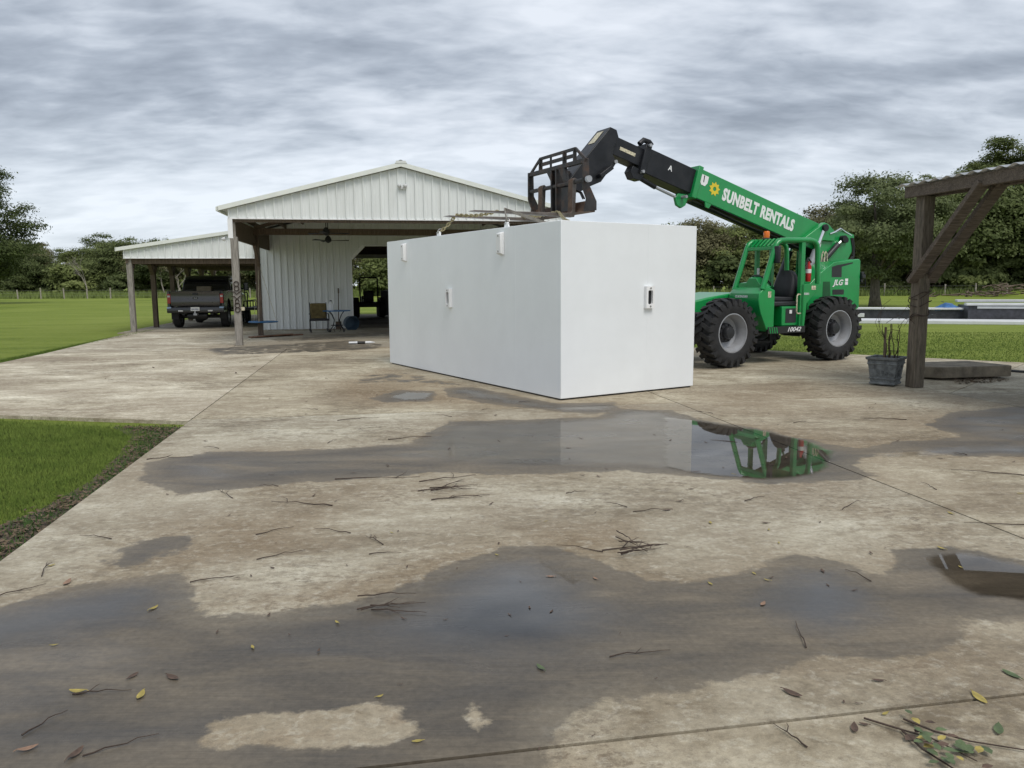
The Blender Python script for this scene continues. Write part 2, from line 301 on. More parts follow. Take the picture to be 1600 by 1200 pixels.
def concrete():
    m, t, b = newmat('concrete'); geo = N(t, 'ShaderNodeNewGeometry'); ps = geo.outputs['Position']
    def at(nm): return N(t, 'ShaderNodeAttribute', attribute_name=nm).outputs['Fac']
    rp = mapping(t, ps, (1, 1, 1), (0, 0, -TH))
    st = mapping(t, ps, (.55, 1.9, 1), (0, 0, R(-8)))
    big = noise(t, rp, .5, 5, .6, .6); med = noise(t, st, 2.0, 8, .68, .6); mot = noise(t, mapping(t, ps, (1, 1.25, 1), (0, 0, R(14))), 5.5, 9, .74, .25)
    fine = noise(t, rp, 30, 6, .72); grain = noise(t, rp, 210, 3, .7); broom = noise(t, mapping(t, ps, (1.2, 60, 1), (0, 0, -TH)), 2.5, 4, .6)
    f = mathn(t, 'ADD', mathn(t, 'ADD', mathn(t, 'MULTIPLY', big, .40), mathn(t, 'MULTIPLY', med, .32)), mathn(t, 'MULTIPLY', mot, .28))
    dry = ramp(t, f, [(.41, (.175, .144, .098)), (.46, (.295, .256, .184)), (.51, (.41, .368, .278)), (.555, (.51, .470, .366)), (.61, (.62, .585, .475))])
    # pitted dirt between pale crust
    pit = ramp(t, noise(t, mapping(t, ps, (1, 1.5, 1), (0, 0, R(8))), 9, 9, .78, .25), [(.50, 0.0), (.56, 1.0)])
    zone = ramp(t, noise(t, mapping(t, rp, (1, 1, 1), (0, 0, 0), (4.1, 2.2, 0)), .75, 4, .6, .5), [(.42, 0.0), (.60, 1.0)])
    dry = mixc(t, mathn(t, 'MULTIPLY', mathn(t, 'MULTIPLY', pit, zone), .75), dry, (.175, .148, .11))
    bst = ramp(t, noise(t, mapping(t, ps, (.8, 1.5, 1), (0, 0, R(-15)), (11, 7, 0)), .55, 7, .66, .4), [(.44, 0.0), (.62, 1.0)])
    dry = mixc(t, mathn(t, 'MULTIPLY', bst, .62), dry, (.235, .192, .136))
    # brown tide marks that spread around the wet ground
    hal = mathn(t, 'MULTIPLY', at('halo'), ramp(t, mathn(t, 'ADD', mathn(t, 'MULTIPLY', med, .55), mathn(t, 'MULTIPLY', mot, .45)), [(.40, .15), (.58, 1.0)]), True)
    brn = mathn(t, 'MAXIMUM', mathn(t, 'MULTIPLY', hal, .80), mathn(t, 'MULTIPLY', at('brown'), mathn(t, 'ADD', .35, mathn(t, 'MULTIPLY', mot, 1.0)), True))
    dry = mixc(t, mathn(t, 'MULTIPLY', brn, .95), dry, (.185, .124, .066))
    frk = ramp(t, noise(t, mapping(t, ps, (1, 1.35, 1), (0, 0, R(20)), (2, 5, 0)), 24, 6, .72, .2), [(.55, 0.0), (.62, 1.0)])
    dry = mixc(t, mathn(t, 'MULTIPLY', frk, mathn(t, 'MULTIPLY', ramp(t, med, [(.40, .15), (.60, 1.0)]), .55)), dry, (.165, .132, .092))
    pal = ramp(t, noise(t, mapping(t, ps, (1, 1.2, 1), (0, 0, R(-12)), (9, 3, 0)), 11, 9, .76, .15), [(.52, 0.0), (.62, 1.0)])
    dry = mixc(t, mathn(t, 'MULTIPLY', pal, .26), dry, (.66, .625, .52))
    dry = mixc(t, .60, dry, ramp(t, fine, [(.3, (.34, .34, .34)), (.7, (.69, .69, .69))]), 'OVERLAY')
    dry = mixc(t, .35, dry, ramp(t, grain, [(.3, (.3, .3, .3)), (.7, (.7, .7, .7))]), 'OVERLAY')
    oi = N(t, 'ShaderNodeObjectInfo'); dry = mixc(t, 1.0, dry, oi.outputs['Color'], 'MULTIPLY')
    # damp area: the outline wobbles and frays at the scale of the pores
    wob = mathn(t, 'ADD', mathn(t, 'MULTIPLY', mathn(t, 'SUBTRACT', noise(t, rp, 3.2, 7, .68), .5), .75), mathn(t, 'MULTIPLY', mathn(t, 'SUBTRACT', mot, .5), .45))
    wet = ramp(t, mathn(t, 'ADD', at('damp'), wob), [(.455, 0.0), (.545, 1.0)])
    wf = mathn(t, 'ADD', mathn(t, 'MULTIPLY', med, .5), mathn(t, 'MULTIPLY', noise(t, mapping(t, ps, (.5, 1.6, 1), (0, 0, R(-4)), (3, 8, 0)), 1.1, 7, .66, .5), .5))
    wcol = ramp(t, wf, [(.36, (.066, .057, .046)), (.46, (.094, .079, .060)), (.54, (.130, .108, .079)), (.64, (.185, .153, .110))])
    wcol = mixc(t, .65, wcol, ramp(t, fine, [(.3, (.34, .34, .34)), (.7, (.68, .68, .68))]), 'OVERLAY')
    wcol = mixc(t, .38, wcol, ramp(t, broom, [(.3, (.3, .3, .3)), (.7, (.7, .7, .7))]), 'OVERLAY')
    edge = mixc(t, .24, wcol, dry); wcol = mixc(t, ramp(t, at('deep'), [(.0, 0.0), (.35, 1.0)]), edge, wcol)
    lk(t, mixc(t, wet, dry, wcol), b.inputs['Base Color'])
    dpn = mathn(t, 'MULTIPLY', at('deep'), ramp(t, noise(t, mapping(t, ps, (.7, 1.3, 1), (0, 0, R(-5)), (6, 1, 0)), 1.2, 5, .6, .6), [(.38, .25), (.60, 1.0)]), True)
    wr = mathn(t, 'SUBTRACT', ramp(t, wf, [(.40, .50), (.60, .70)]), mathn(t, 'MULTIPLY', dpn, .34))
    lk(t, mathn(t, 'ADD', mathn(t, 'MULTIPLY', mathn(t, 'SUBTRACT', wr, .88), wet), .88), b.inputs['Roughness'])
    b.inputs['Specular IOR Level'].default_value = .36
    bn = N(t, 'ShaderNodeBump'); bn.inputs['Distance'].default_value = .006
    lk(t, mathn(t, 'SUBTRACT', .75, mathn(t, 'MULTIPLY', wet, .50)), bn.inputs['Strength'])
    lk(t, mathn(t, 'ADD', mathn(t, 'MULTIPLY', fine, .6), mathn(t, 'MULTIPLY', grain, .4)), bn.inputs['Height']); lk(t, bn.outputs[0], b.inputs['Normal'])
    return m
M['concrete'] = concrete()
driveway = empty('driveway', (0, 0, 0), TH); tag(driveway, 'weathered concrete driveway with damp stains and control joints', None, kind='structure')
def quad_slab(q, res, tone=(1, 1, 1), name='slab'): # q: four uv corners, counter-clockwise
    q = np.array(q, float); W_ = max(np.hypot(*(q[1]-q[0])), np.hypot(*(q[2]-q[3]))); H_ = max(np.hypot(*(q[3]-q[0])), np.hypot(*(q[2]-q[1])))
    nu, nv = max(2, int(W_/res)), max(2, int(H_/res)); a, c = np.meshgrid(np.linspace(0, 1, nu+1), np.linspace(0, 1, nv+1))
    p = ((1-a)*(1-c))[..., None]*q[0] + (a*(1-c))[..., None]*q[1] + (a*c)[..., None]*q[2] + ((1-a)*c)[..., None]*q[3]
    U, V = p[..., 0].ravel(), p[..., 1].ravel(); X, Y = U*CU-V*SU, U*SU+V*CU
    n1_ = nu+1; idx = np.arange(n1_*(nv+1)).reshape(nv+1, n1_)
    fc = np.stack([idx[:-1, :-1], idx[:-1, 1:], idx[1:, 1:], idx[1:, :-1]], -1).reshape(-1, 4)
    ring = np.concatenate([idx[0, :], idx[1:, -1], idx[-1, -2::-1], idx[-2:0:-1, 0]]); base = len(U); k = len(ring)
    vt = np.zeros((base+k, 3)); vt[:base, 0] = U; vt[:base, 1] = V; vt[base:, 0] = U[ring]; vt[base:, 1] = V[ring]; vt[base:, 2] = -.12
    sk = np.stack([ring, np.arange(k)+base, (np.arange(k)+1) % k+base, np.roll(ring, -1)], -1)
    me = bpy.data.meshes.new(name); me.from_pydata(vt.tolist(), [], np.concatenate([fc, sk]).tolist())
    XX, YY = np.concatenate([X, X[ring]]), np.concatenate([Y, Y[ring]])
    dm = np.zeros(len(XX)); hl = np.zeros(len(XX)); dp = np.zeros(len(XX)); br = np.zeros(len(XX))
    for pl, s, g in DAMP: dm = np.maximum(dm, g*np.clip(.5+sdf(pl, XX, YY)/(2*s+.30), 0, 1)); hl = np.maximum(hl, g*smooth(.5+sdf(pl, XX, YY)/1.9+.10)); dp = np.maximum(dp, g*smooth(sdf(pl, XX, YY)/.55))
    for pl, s, g in DRY: dm = np.minimum(dm, 1-g*smooth(.5+sdf(pl, XX, YY)/(2*s+.22)))
    for pl, s, g in BROWN: br = np.maximum(br, g*smooth(.5+sdf(pl, XX, YY)/(2*s+.1)))
    for nm, ar in (('damp', dm), ('brown', br), ('halo', hl), ('deep', dp)):
        at = me.attributes.new(nm, 'FLOAT', 'POINT'); at.data.foreach_set('value', ar.astype(np.float32))
    me.materials.append(M['concrete']); o = bpy.data.objects.new(name, me); COL.objects.link(o); o.parent = driveway; o.color = (*tone, 1); return o
g = .008
quad_slab([(-2.22+g, -5), (3.95-g, -5), (3.95-g, 2.43-.010), (-2.22+g, 2.43-.010)], .045, (1.0, .98, .95))
quad_slab([(-2.22+g, 2.43+g), (3.95-g, 2.43+g), (3.95-g, 9.64-g), (-2.22+g, 9.64-g)], .045)
quad_slab([(-2.22+g, 9.64+g), (3.95-g, 9.64+g), (3.95-g, 16.3-g), (-2.22+g, 16.3-g)], .08, (1.03, 1.0, .95))
quad_slab([(-2.22+g, 16.3+g), (3.95-g, 16.3+g), (3.95-g, 20.04-g), (-2.22+g, 20.04-g)], .1, (1.03, 1, .95))
quad_slab([(3.95+g, -5), (8.05-g, -5), (8.05-g, 2.43-g), (3.95+g, 2.43-g)], .06, (1, .99, .97))
quad_slab([(3.95+g, 2.43+g), (8.05-g, 2.43+g), (8.05-g, 9.64-g), (3.95+g, 9.64-g)], .06, (1.02, 1, .97))
quad_slab([(3.95+g, 9.64+g), (8.05-g, 9.64+g), (8.05-g, 17.8), (3.95+g, 20.0)], .08, (1, .97, .93))
quad_slab([(8.05+g, -5), (16, -5), (16, 9.64-g), (8.05+g, 9.64-g)], .1, (.90, .93, .96))
quad_slab([(8.05+g, 9.64+g), (16, 9.64+g), (15.4, 10.9), (12.55, 13.0)], .1, (.95, .96, .97))
quad_slab([(8.05+g, 9.66+g), (12.55-g, 13.02), (10.1, 15.7), (8.05+g, 17.8)], .1, (1.0, .98, .95))
quad_slab([(-7.85, 11.75), (-2.22-g, 9.55), (-2.22-g, 14.6-g), (-7.85, 14.6-g)], .06, (1.22, 1.21, 1.20))
quad_slab([(-7.85, 14.6+g), (-2.22-g, 14.6+g), (-2.22-g, 20.04-g), (-7.85, 20.04-g)], .09, (1.20, 1.19, 1.18))
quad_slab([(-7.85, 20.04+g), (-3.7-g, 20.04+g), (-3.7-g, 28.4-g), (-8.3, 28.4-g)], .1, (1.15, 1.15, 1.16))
quad_slab([(-8.75, 28.4+g), (-3.7-g, 28.4+g), (-3.7-g, 44), (-8.75, 44)], .2, (.8, .8, .8))
quad_slab([(-3.7+g, 20.04+g), (6.2, 20.04+g), (6.2, 28.9-g), (-3.7+g, 28.9-g)], .1, (.95, .97, 1.0))
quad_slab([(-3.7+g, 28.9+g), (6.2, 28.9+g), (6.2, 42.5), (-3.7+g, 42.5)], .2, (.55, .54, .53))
jb = MB()
jb.add([(-8.7, 11.95, -.026), (-2.3, 9.7, -.026), (-2.18, 9.3, -.026), (-2.18, -5, -.026), (15.9, -5, -.026), (15.3, 10.8, -.026), (10.0, 15.6, -.026), (8, 17.7, -.026), (6, 20.1, -.026), (6, 42, -.026), (-8.7, 42, -.026), (-8.0, 28, -.026), (-7.8, 20, -.026), (-7.8, 11.9, -.026)], [tuple(range(14))])
o = jb.build('joint_filler', M['decal_black'], None, smooth=0); o.rotation_euler.z = TH; tag(o, 'dark grit in the joints between the concrete slabs', None, kind='structure')
# lawn sheet to the horizon
def lawnmat():
    m, t, b = newmat('lawn'); geo = N(t, 'ShaderNodeNewGeometry'); ps = geo.outputs['Position']
    a = noise(t, ps, .09, 6, .6, .5); c = noise(t, mapping(t, ps, (.15, 1, 1), (0, 0, R(4))), .9, 6, .65); d = noise(t, ps, 7, 7, .75)
    f = mathn(t, 'ADD', mathn(t, 'ADD', mathn(t, 'MULTIPLY', a, .34), mathn(t, 'MULTIPLY', c, .36)), mathn(t, 'MULTIPLY', d, .30))
    col = ramp(t, f, [(.38, (.085, .130, .018)), (.48, (.175, .225, .036)), (.58, (.225, .270, .055)), (.68, (.270, .30, .085))])
    lk(t, col, b.inputs['Base Color']); b.inputs['Roughness'].default_value = .9; b.inputs['Specular IOR Level'].default_value = .15
    bn = N(t, 'ShaderNodeBump'); bn.inputs['Distance'].default_value = .05; bn.inputs['Strength'].default_value = .8
    lk(t, noise(t, ps, 30, 5, .75), bn.inputs['Height']); lk(t, bn.outputs[0], b.inputs['Normal']); return m
M['lawn'] = lawnmat()
lw = MB(); K = [-900, -300, -120, -60, -30, -12, 0, 12, 30, 60, 120, 300, 900]
lw.add([(x, y, -.045) for y in K for x in K], [(j*13+i, j*13+i+1, (j+1)*13+i+1, (j+1)*13+i) for j in range(12) for i in range(12)])
tag(lw.build('lawn', M['lawn'], smooth=0), 'mown green lawn running back to the tree line', None, kind='structure')
# bare soil strip between the near lawn and the drive
sp = MB(); pts = [(-4.008, 5.432), (-3.551, 5.163), (-3.492, 5.502), (-3.579, 6.356), (-3.847, 7.365), (-4.153, 8.245), (-4.689, 8.881), (-3.797, 8.810), (-3.303, 5.941), (-3.031, 4.318), (-2.910, 3.616)]
sp.add([(x, y, -.037) for x, y in pts], [tuple(range(len(pts)))]); o = sp.build('soil_strip', M['soil'], smooth=0); tag(o, 'bare soil strip between the lawn and the concrete edge', None, kind='structure')
# standing water
def watermat(name, rough, k, fade=None, ior=1.6):
    m, t, b = newmat(name); t.nodes.remove(b); out = t.nodes['Material Output']; geo = N(t, 'ShaderNodeNewGeometry')
    ed = N(t, 'ShaderNodeAttribute', attribute_name='edge').outputs['Fac']
    wob = mathn(t, 'MULTIPLY', mathn(t, 'SUBTRACT', noise(t, geo.outputs['Position'], 5, 5, .65), .5), .30 if rough > .05 else .16)
    al = ramp(t, mathn(t, 'ADD', ed, wob), [(0.0, 0.0), (fade or (.06 if rough < .05 else .30), 1.0)])
    fr = N(t, 'ShaderNodeFresnel'); fr.inputs['IOR'].default_value = ior
    gl = N(t, 'ShaderNodeBsdfGlossy'); gl.inputs['Roughness'].default_value = rough; gl.inputs['Color'].default_value = (1, .975, .94, 1)
    tr = N(t, 'ShaderNodeBsdfTransparent'); mx = N(t, 'ShaderNodeMixShader')
    lk(t, mathn(t, 'MULTIPLY', mathn(t, 'MULTIPLY', fr.outputs[0], al), k), mx.inputs[0]); lk(t, tr.outputs[0], mx.inputs[1]); lk(t, gl.outputs[0], mx.inputs[2]); lk(t, mx.outputs[0], out.inputs[0]); return m
M['still_water'] = watermat('still_water', .012, 1.0)
M['shallow_water'] = watermat('shallow_water', .03, 1.0, .34, 2.3)
M['dull_water'] = watermat('dull_water', .07, .62, .25)
M['water_film'] = watermat('water_film', .15, 1.0, .30, 1.9)
def puddle(poly, m, label, res=.05):
    P = np.array(poly); x0, y0 = P.min(0)-.12; x1, y1 = P.max(0)+.12
    xs, ys = np.arange(x0, x1, res), np.arange(y0, y1, res); X, Y = np.meshgrid(xs, ys); S = sdf(poly, X, Y); nx = len(xs)
    ok = S > -.1; idx = -np.ones(X.size, int); sel = np.flatnonzero(ok.ravel())
    q = [(j*nx+i, j*nx+i+1, (j+1)*nx+i+1, (j+1)*nx+i) for j in range(len(ys)-1) for i in range(nx-1) if ok[j, i] and ok[j, i+1] and ok[j+1, i] and ok[j+1, i+1]]
    used = sorted({k for f in q for k in f}); idx[used] = np.arange(len(used)); v = [(X.flat[k], Y.flat[k], .004) for k in used]
    me = bpy.data.meshes.new('puddle'); me.from_pydata(v, [], [tuple(int(idx[k]) for k in f) for f in q])
    at = me.attributes.new('edge', 'FLOAT', 'POINT'); at.data.foreach_set('value', S.ravel()[used].astype(np.float32))
    me.materials.append(M[m]); o = bpy.data.objects.new('puddle', me); COL.objects.link(o); return tag(o, label, None, kind='structure')
puddle([(-1.004, 7.372), (-0.808, 8.669), (-0.003, 8.847), (0.988, 9.026), (1.497, 9.614), (1.980, 9.402), (2.209, 8.729), (2.263, 7.642), (1.807, 6.444), (1.524, 6.295), (0.886, 6.536), (-0.004, 6.703), (-0.584, 6.817)], 'dull_water', 'wide dull sheet of water reflecting the white shelter')
puddle([(1.799, 9.086), (2.129, 8.858), (2.659, 8.284), (3.000, 7.620), (3.046, 7.142), (2.683, 6.399), (2.303, 6.148), (1.952, 6.115), (1.530, 6.317), (1.310, 6.573)], 'still_water', 'clear mirror puddle reflecting the green telehandler').location.z = .003
puddle([(-0.391, 4.031), (-0.155, 4.290), (0.126, 4.370), (0.265, 4.182), (0.444, 3.990), (0.496, 3.719), (0.558, 3.495), (0.451, 3.265), (0.209, 3.065), (-0.115, 3.042), (-0.512, 3.188), (-0.723, 3.410), (-0.495, 3.734)], 'shallow_water', 'sky bright puddle in the middle of the foreground')
puddle([(2.368, 4.289), (2.562, 4.403), (2.749, 4.367), (2.889, 4.178), (3.168, 3.842), (2.897, 3.497), (2.560, 3.681), (2.371, 3.739), (2.308, 3.979)], 'still_water', 'brown reflecting puddle at the right edge of the foreground')
puddle([(1.314, 4.004), (1.601, 4.220), (1.858, 4.136), (1.937, 3.819), (1.863, 3.476), (1.663, 3.281), (1.408, 3.222), (1.186, 3.319), (1.134, 3.632)], 'water_film', 'pale sheen of water right of the foreground puddle')
puddle([(-2.564, 3.765), (-2.192, 3.996), (-1.843, 4.073), (-1.657, 3.792), (-1.685, 3.423), (-2.093, 3.208), (-2.606, 2.941), (-3.046, 3.475)], 'water_film', 'shallow sheen of water at the left edge of the foreground')
puddle([(-0.370, 10.984), (0.582, 9.903), (1.385, 9.978), (1.203, 9.527), (0.642, 9.547), (-0.174, 10.258)], 'water_film', 'thin film of water at the foot of the shelter corner')
puddle([(-1.753, 10.853), (-1.576, 11.366), (-1.157, 11.280), (-1.183, 10.646), (-1.509, 10.541)], 'still_water', 'small round puddle left of the white shelter', .03)
puddle([(-0.959, 11.407), (-0.687, 11.676), (-0.093, 10.972), (-0.001, 10.480), (-0.448, 10.616)], 'water_film', 'small puddle close along the long side of the shelter', .03)
puddle([(3.196, 6.974), (4.015, 7.286), (4.793, 7.442), (5.529, 7.243), (5.210, 6.815), (4.477, 6.939), (3.495, 6.861)], 'water_film', 'thin wet sheen running right from the long puddle')
# grass blades
def blades(name, n, sampler, h, wd, m, label, z=-.045):
    x, y = sampler(n); n = len(x); hh = h*(.55+.9*np.random.rand(n)); a = np.random.rand(n)*2*np.pi; ln = hh*(.2+.8*np.random.rand(n)); b = np.random.rand(n)*2*np.pi
    v = np.zeros((n, 3, 3)); ww = wd*(.6+.8*np.random.rand(n))
    v[:, 0, 0] = x-np.cos(a)*ww; v[:, 0, 1] = y-np.sin(a)*ww; v[:, 1, 0] = x+np.cos(a)*ww; v[:, 1, 1] = y+np.sin(a)*ww
    v[:, 2, 0] = x+np.cos(b)*ln*.6; v[:, 2, 1] = y+np.sin(b)*ln*.6; v[:, :2, 2] = z; v[:, 2, 2] = z+hh
    me = bpy.data.meshes.new(name); me.vertices.add(3*n); me.vertices.foreach_set('co', v.ravel()); me.loops.add(3*n); me.loops.foreach_set('vertex_index', np.arange(3*n))
    me.polygons.add(n); me.polygons.foreach_set('loop_start', np.arange(n)*3); me.polygons.foreach_set('loop_total', np.full(n, 3)); me.update(); me.validate()
    me.materials.append(M[m]); o = bpy.data.objects.new(name, me); COL.objects.link(o); return tag(o, label, None, kind='stuff')
def in_poly(poly, soft=0):
    P = np.array(poly)
    def f(n):
        X = np.random.uniform(P[:, 0].min(), P[:, 0].max(), n); Y = np.random.uniform(P[:, 1].min(), P[:, 1].max(), n)
        k = sdf(poly, X, Y) + soft*np.random.randn(n) > 0; return X[k], Y[k]
    return f
near_lawn = [(-7.628, 9.420), (-6.235, 9.235), (-5.288, 8.943), (-4.588, 8.755), (-4.096, 8.465), (-3.783, 7.364), (-3.524, 6.354), (-3.464, 5.535), (-3.551, 5.163), (-3.951, 5.352), (-4.417, 5.362)]
blades('near_grass', 150000, in_poly(near_lawn, .11), .032, .0032, 'grass_blade', 'short mown grass at the left of the drive')
edge_w = [(-3.951, 5.352), (-3.494, 5.076), (-3.442, 5.420), (-3.489, 6.289), (-3.752, 7.363), (-4.118, 8.466), (-4.651, 8.880), (-3.812, 8.810), (-3.303, 5.941), (-3.031, 4.318), (-2.968, 3.692)]
blades('edge_weeds', 14000, in_poly(edge_w, .03), .04, .007, 'weed', 'low weeds along the edge of the drive')
def along(pts, wd):
    P = np.array(pts)
    def f(n):
        i = np.random.randint(0, len(P)-1, n); t = np.random.rand(n)[:, None]; q = P[i]*(1-t)+P[i+1]*t; d_ = P[i+1]-P[i]; nn = np.stack([d_[:, 1], -d_[:, 0]], 1); nn /= np.linalg.norm(nn, axis=1)[:, None]
        q = q+nn*np.random.rand(n)[:, None]*wd; return q[:, 0], q[:, 1]
    return f
blades('pad_edge_grass', 14000, along([uv2w(-7.9, 30), uv2w(-7.9, 11.6)], .35), .05, .007, 'grass_blade', 'grass along the far edge of the left concrete pad')
blades('right_lawn_grass', 60000, in_poly([uv2w(8.2, 17.9), uv2w(10.15, 15.8), uv2w(12.6, 13.15), uv2w(15.5, 11), uv2w(24, 11), uv2w(24, 20), uv2w(6.5, 26), uv2w(6.5, 19.7)]), .03, .008, 'grass_blade', 'grass behind the telehandler and the shelter post')
blades('fence_grass_left', 26000, in_poly([(-110, 103), (-20, 103), (-20, 118), (-110, 118)]), .8, .05, 'tall_grass', 'tall unmown grass along the far left fence')
blades('fence_grass_right', 14000, in_poly([(15, 88), (90, 84), (90, 92), (15, 97)]), .8, .05, 'tall_grass', 'tall unmown grass along the far right fence')
# leaf litter on the soil strip
def litter(name, n, sampler, label, s=.03, z=-.03):
    x, y = sampler(n); v = []; f = []
    for i in range(len(x)):
        a = random.uniform(0, 6.28); L_ = s*random.uniform(.3, 1.5); w_ = L_*random.uniform(.2, .55); zz_ = z+random.uniform(0, .02); c, s_ = math.cos(a), math.sin(a); k = len(v)
        for p, q, r in ((-L_, 0, random.uniform(-.3, .6)), (0, -w_, -.1), (L_, 0, random.uniform(-.3, .6)), (0, w_, .25)): v.append((x[i]+p*c-q*s_, y[i]+p*s_+q*c, zz_+max(0, r*L_)))
        f += [(k, k+1, k+2), (k, k+2, k+3)]
    me = bpy.data.meshes.new(name); me.from_pydata(v, [], f); me.materials.append(M['litter']); o = bpy.data.objects.new(name, me); COL.objects.link(o); return tag(o, label, None, kind='stuff')
litter('leaf_litter', 9000, in_poly(edge_w, .05), 'fallen leaf litter on the soil beside the drive', .022)
litter('leaf_litter', 420, in_poly([(7.200, 12.476), (8.087, 12.690), (7.898, 12.193), (7.441, 11.899), (6.912, 11.847)], .03), 'small heap of dead leaves in front of the low stone slab', .03, .004)
# ------------------------------------------------------------------ white steel storm shelter
BA = R(31.5); shelter = empty('storm_shelter', (.667, 10.453, 0), BA)   # local x along the short side, local y along the long side
tag(shelter, 'large windowless white steel storm shelter box standing on the drive', 'storm shelter')
SW, SL, SH = 2.49, 6.02, 2.435
b = MB().bx((0, 0, .022), (SW, SL, SH)); b.build('body', M['white_paint'], shelter, bev=.006)
MB().bx((.03, .03, .002), (SW-.03, SL-.03, .0205)).build('skid', M['black_steel'], shelter)
for yy in (1.17, 3.61, 4.9):
    MB().bx((-.0015, yy-.008, .03), (.0, yy+.008, SH-.01)).build('weld_seam', M['white_paint'], shelter, smooth=0)
MB().bx((SW*.62-.008, -.0015, .03), (SW*.62+.008, 0, SH-.01)).build('weld_seam', M['white_paint'], shelter, smooth=0)
def bolt_at(par, p, ax):
    q = list(p); q['xyz'.index(ax)] -= .012; MB().cyl(p, q, .014, 8).build('bolt', M['bolt'], par)
for yy in (1.53, 5.12):    # hooded vents
    x0 = -.075
    h = MB().prism([(-.075, 2.05), (0, 2.02), (0, 2.37), (-.075, 2.345)], yy-.062, yy+.062).build('vent_hood', M['white_trim'], shelter, bev=.008)
    for z in (2.08, 2.31): bolt_at(h, (-.07, yy, z), 'x')
def peep(p, along_x): # framed slot vent
    fr = MB()
    hw, hh, t, sw, sh = .078, .158, .055, .044, .100
    def P(a, z, d): return (p[0]+a, p[1]-d, p[2]+z) if along_x else (p[0]-d, p[1]+a, p[2]+z)
    oc = [(-hw, -hh), (hw, -hh), (hw, hh), (-hw, hh)]
    ic = []
    for cx, cy, a0 in ((sw-.02, -sh+.02, -90), (sw-.02, sh-.02, 0), (-sw+.02, sh-.02, 90), (-sw+.02, -sh+.02, 180)):
        for k in range(4): a = R(a0+30*k); ic.append((cx+.02*math.cos(a), cy+.02*math.sin(a)))
    # plate with a rounded hole: front ring, inner wall, outer wall
    n = len(ic); v = [P(a, z, t) for a, z in ic] + [P(a, z, .012) for a, z in ic] + [P(a, z, t) for a, z in oc] + [P(a, z, 0) for a, z in oc]
    f = [(i, (i+1) % n, n+(i+1) % n, n+i) for i in range(n)] + [(2*n+i, 2*n+(i+1) % 4, 2*n+4+(i+1) % 4, 2*n+4+i) for i in range(4)]
    cor = {0: 1, 1: 2, 2: 3, 3: 0}
    for q in range(4):
        for k in range(3): f.append((q*4+k, q*4+k+1, 2*n+cor[q]))
        f.append((q*4+3, (q*4+4) % n, 2*n+cor[(q+1) % 4], 2*n+cor[q]))
    o = MB().add(v, f).build('vent_plate', M['white_trim'], shelter, smooth=30)
    s = MB(); s.add([P(a, z, .015) for a, z in ic], [tuple(range(n))]); s.build('slot', M['slot_black'], o, smooth=0)
    for z in (-.130, .130):
        a_, b_ = P(0, z, t-.002), P(0, z, t+.008); MB().cyl(a_, b_, .013, 8).build('bolt', M['bolt'], o)
peep((1.55, 0, 1.39), True); peep((0, 3.29, 1.36), False)
for yy in (1.56, 3.88):
    for xx in (.10, SW-.12): # lifting eyes welded on the roof
        MB().prism([(yy-.07, SH-.003), (yy+.07, SH-.003), (yy+.035, SH+.085), (yy-.035, SH+.085)], xx-.012, xx+.012, 'x').build('lifting_eye', M['white_trim'], shelter)
# ------------------------------------------------------------------ telehandler (local x forward, y to its left, z up)
TR = R(207.1); tele = empty('telehandler', (4.916, 16.147, 0), TR)
tag(tele, 'green rough terrain telehandler with raised black boom holding forks over the white shelter', 'telehandler')
M['decal_mix'] = mat('decal_mix', (.42, .55, .45), .4, var=.5, vs=45)
GP, BK = M['green_paint'], M['black_steel']
def wheel(x, y, steer=0):
    s = 1 if y > 0 else -1
    rim = MB().lathe([(.372, -.16*s), (.372, .185*s), (.352, .187*s), (.340, .14*s), (.305, .08*s), (.29, -.02*s), (.21, -.055*s), (.13, -.055*s), (.13, -.08*s)], 40, closed=False).build('wheel', M['rim_grey'], tele, smooth=40, loc=(x, y, .655), rz=steer)
    rim.modifiers.new('thick', 'SOLIDIFY').thickness = .012
    ty = MB().lathe([(.362, -.17), (.385, -.198), (.46, -.210), (.55, -.205), (.598, -.18), (.612, -.10), (.616, 0), (.612, .10), (.598, .18), (.55, .205), (.46, .210), (.385, .198), (.362, .17)], 56, closed=False)
    nl = 23
    for side in (-1, 1):
        for k in range(nl):
            a0 = 2*math.pi*(k+(.5 if side > 0 else 0))/nl
            def P(r, h, a): return (r*math.cos(a), h*side, r*math.sin(a))
            da, sk = .072, .16
            q = []
            for r_, ex in ((.600, 1.0), (.657, .82)):
                q += [P(r_, -.02, a0+sk-da*ex), P(r_, -.02, a0+sk+da*ex), P(r_-.012, .20, a0+da*1.1*ex), P(r_-.012, .20, a0-da*1.1*ex)]
            ty.add(q, [(0, 1, 2, 3), (7, 6, 5, 4), (0, 4, 5, 1), (1, 5, 6, 2), (2, 6, 7, 3), (3, 7, 4, 0)])
            q = [P(.60, .196, a0-da), P(.60, .196, a0+da), P(.645, .20, a0+da), P(.645, .20, a0-da), P(.515, .208, a0-da*.8), P(.515, .208, a0+da*.8), P(.52, .222, a0+da*.7), P(.52, .222, a0-da*.7), P(.635, .218, a0-da*.9), P(.635, .218, a0+da*.9)]
            ty.add(q, [(4, 5, 6, 7), (7, 6, 9, 8), (8, 9, 2, 3), (4, 7, 8, 3, 0), (5, 1, 2, 9, 6)])
    ty.build('tyre', M['rubber_big'], rim, smooth=30)
    hb = MB().lathe([(.185, -.06*s), (.185, .0), (.175, .02*s), (.125, .03*s), (.118, .10*s), (.10, .125*s), (.0001, .13*s)], 24, closed=False)
    for k in range(10):
        a = 2*math.pi*k/10; hb.cyl((.155*math.cos(a), .0, .155*math.sin(a)), (.155*math.cos(a), .045*s, .155*math.sin(a)), .018, 6)
    hb.build('hub', M['black_plastic'], rim, smooth=35)
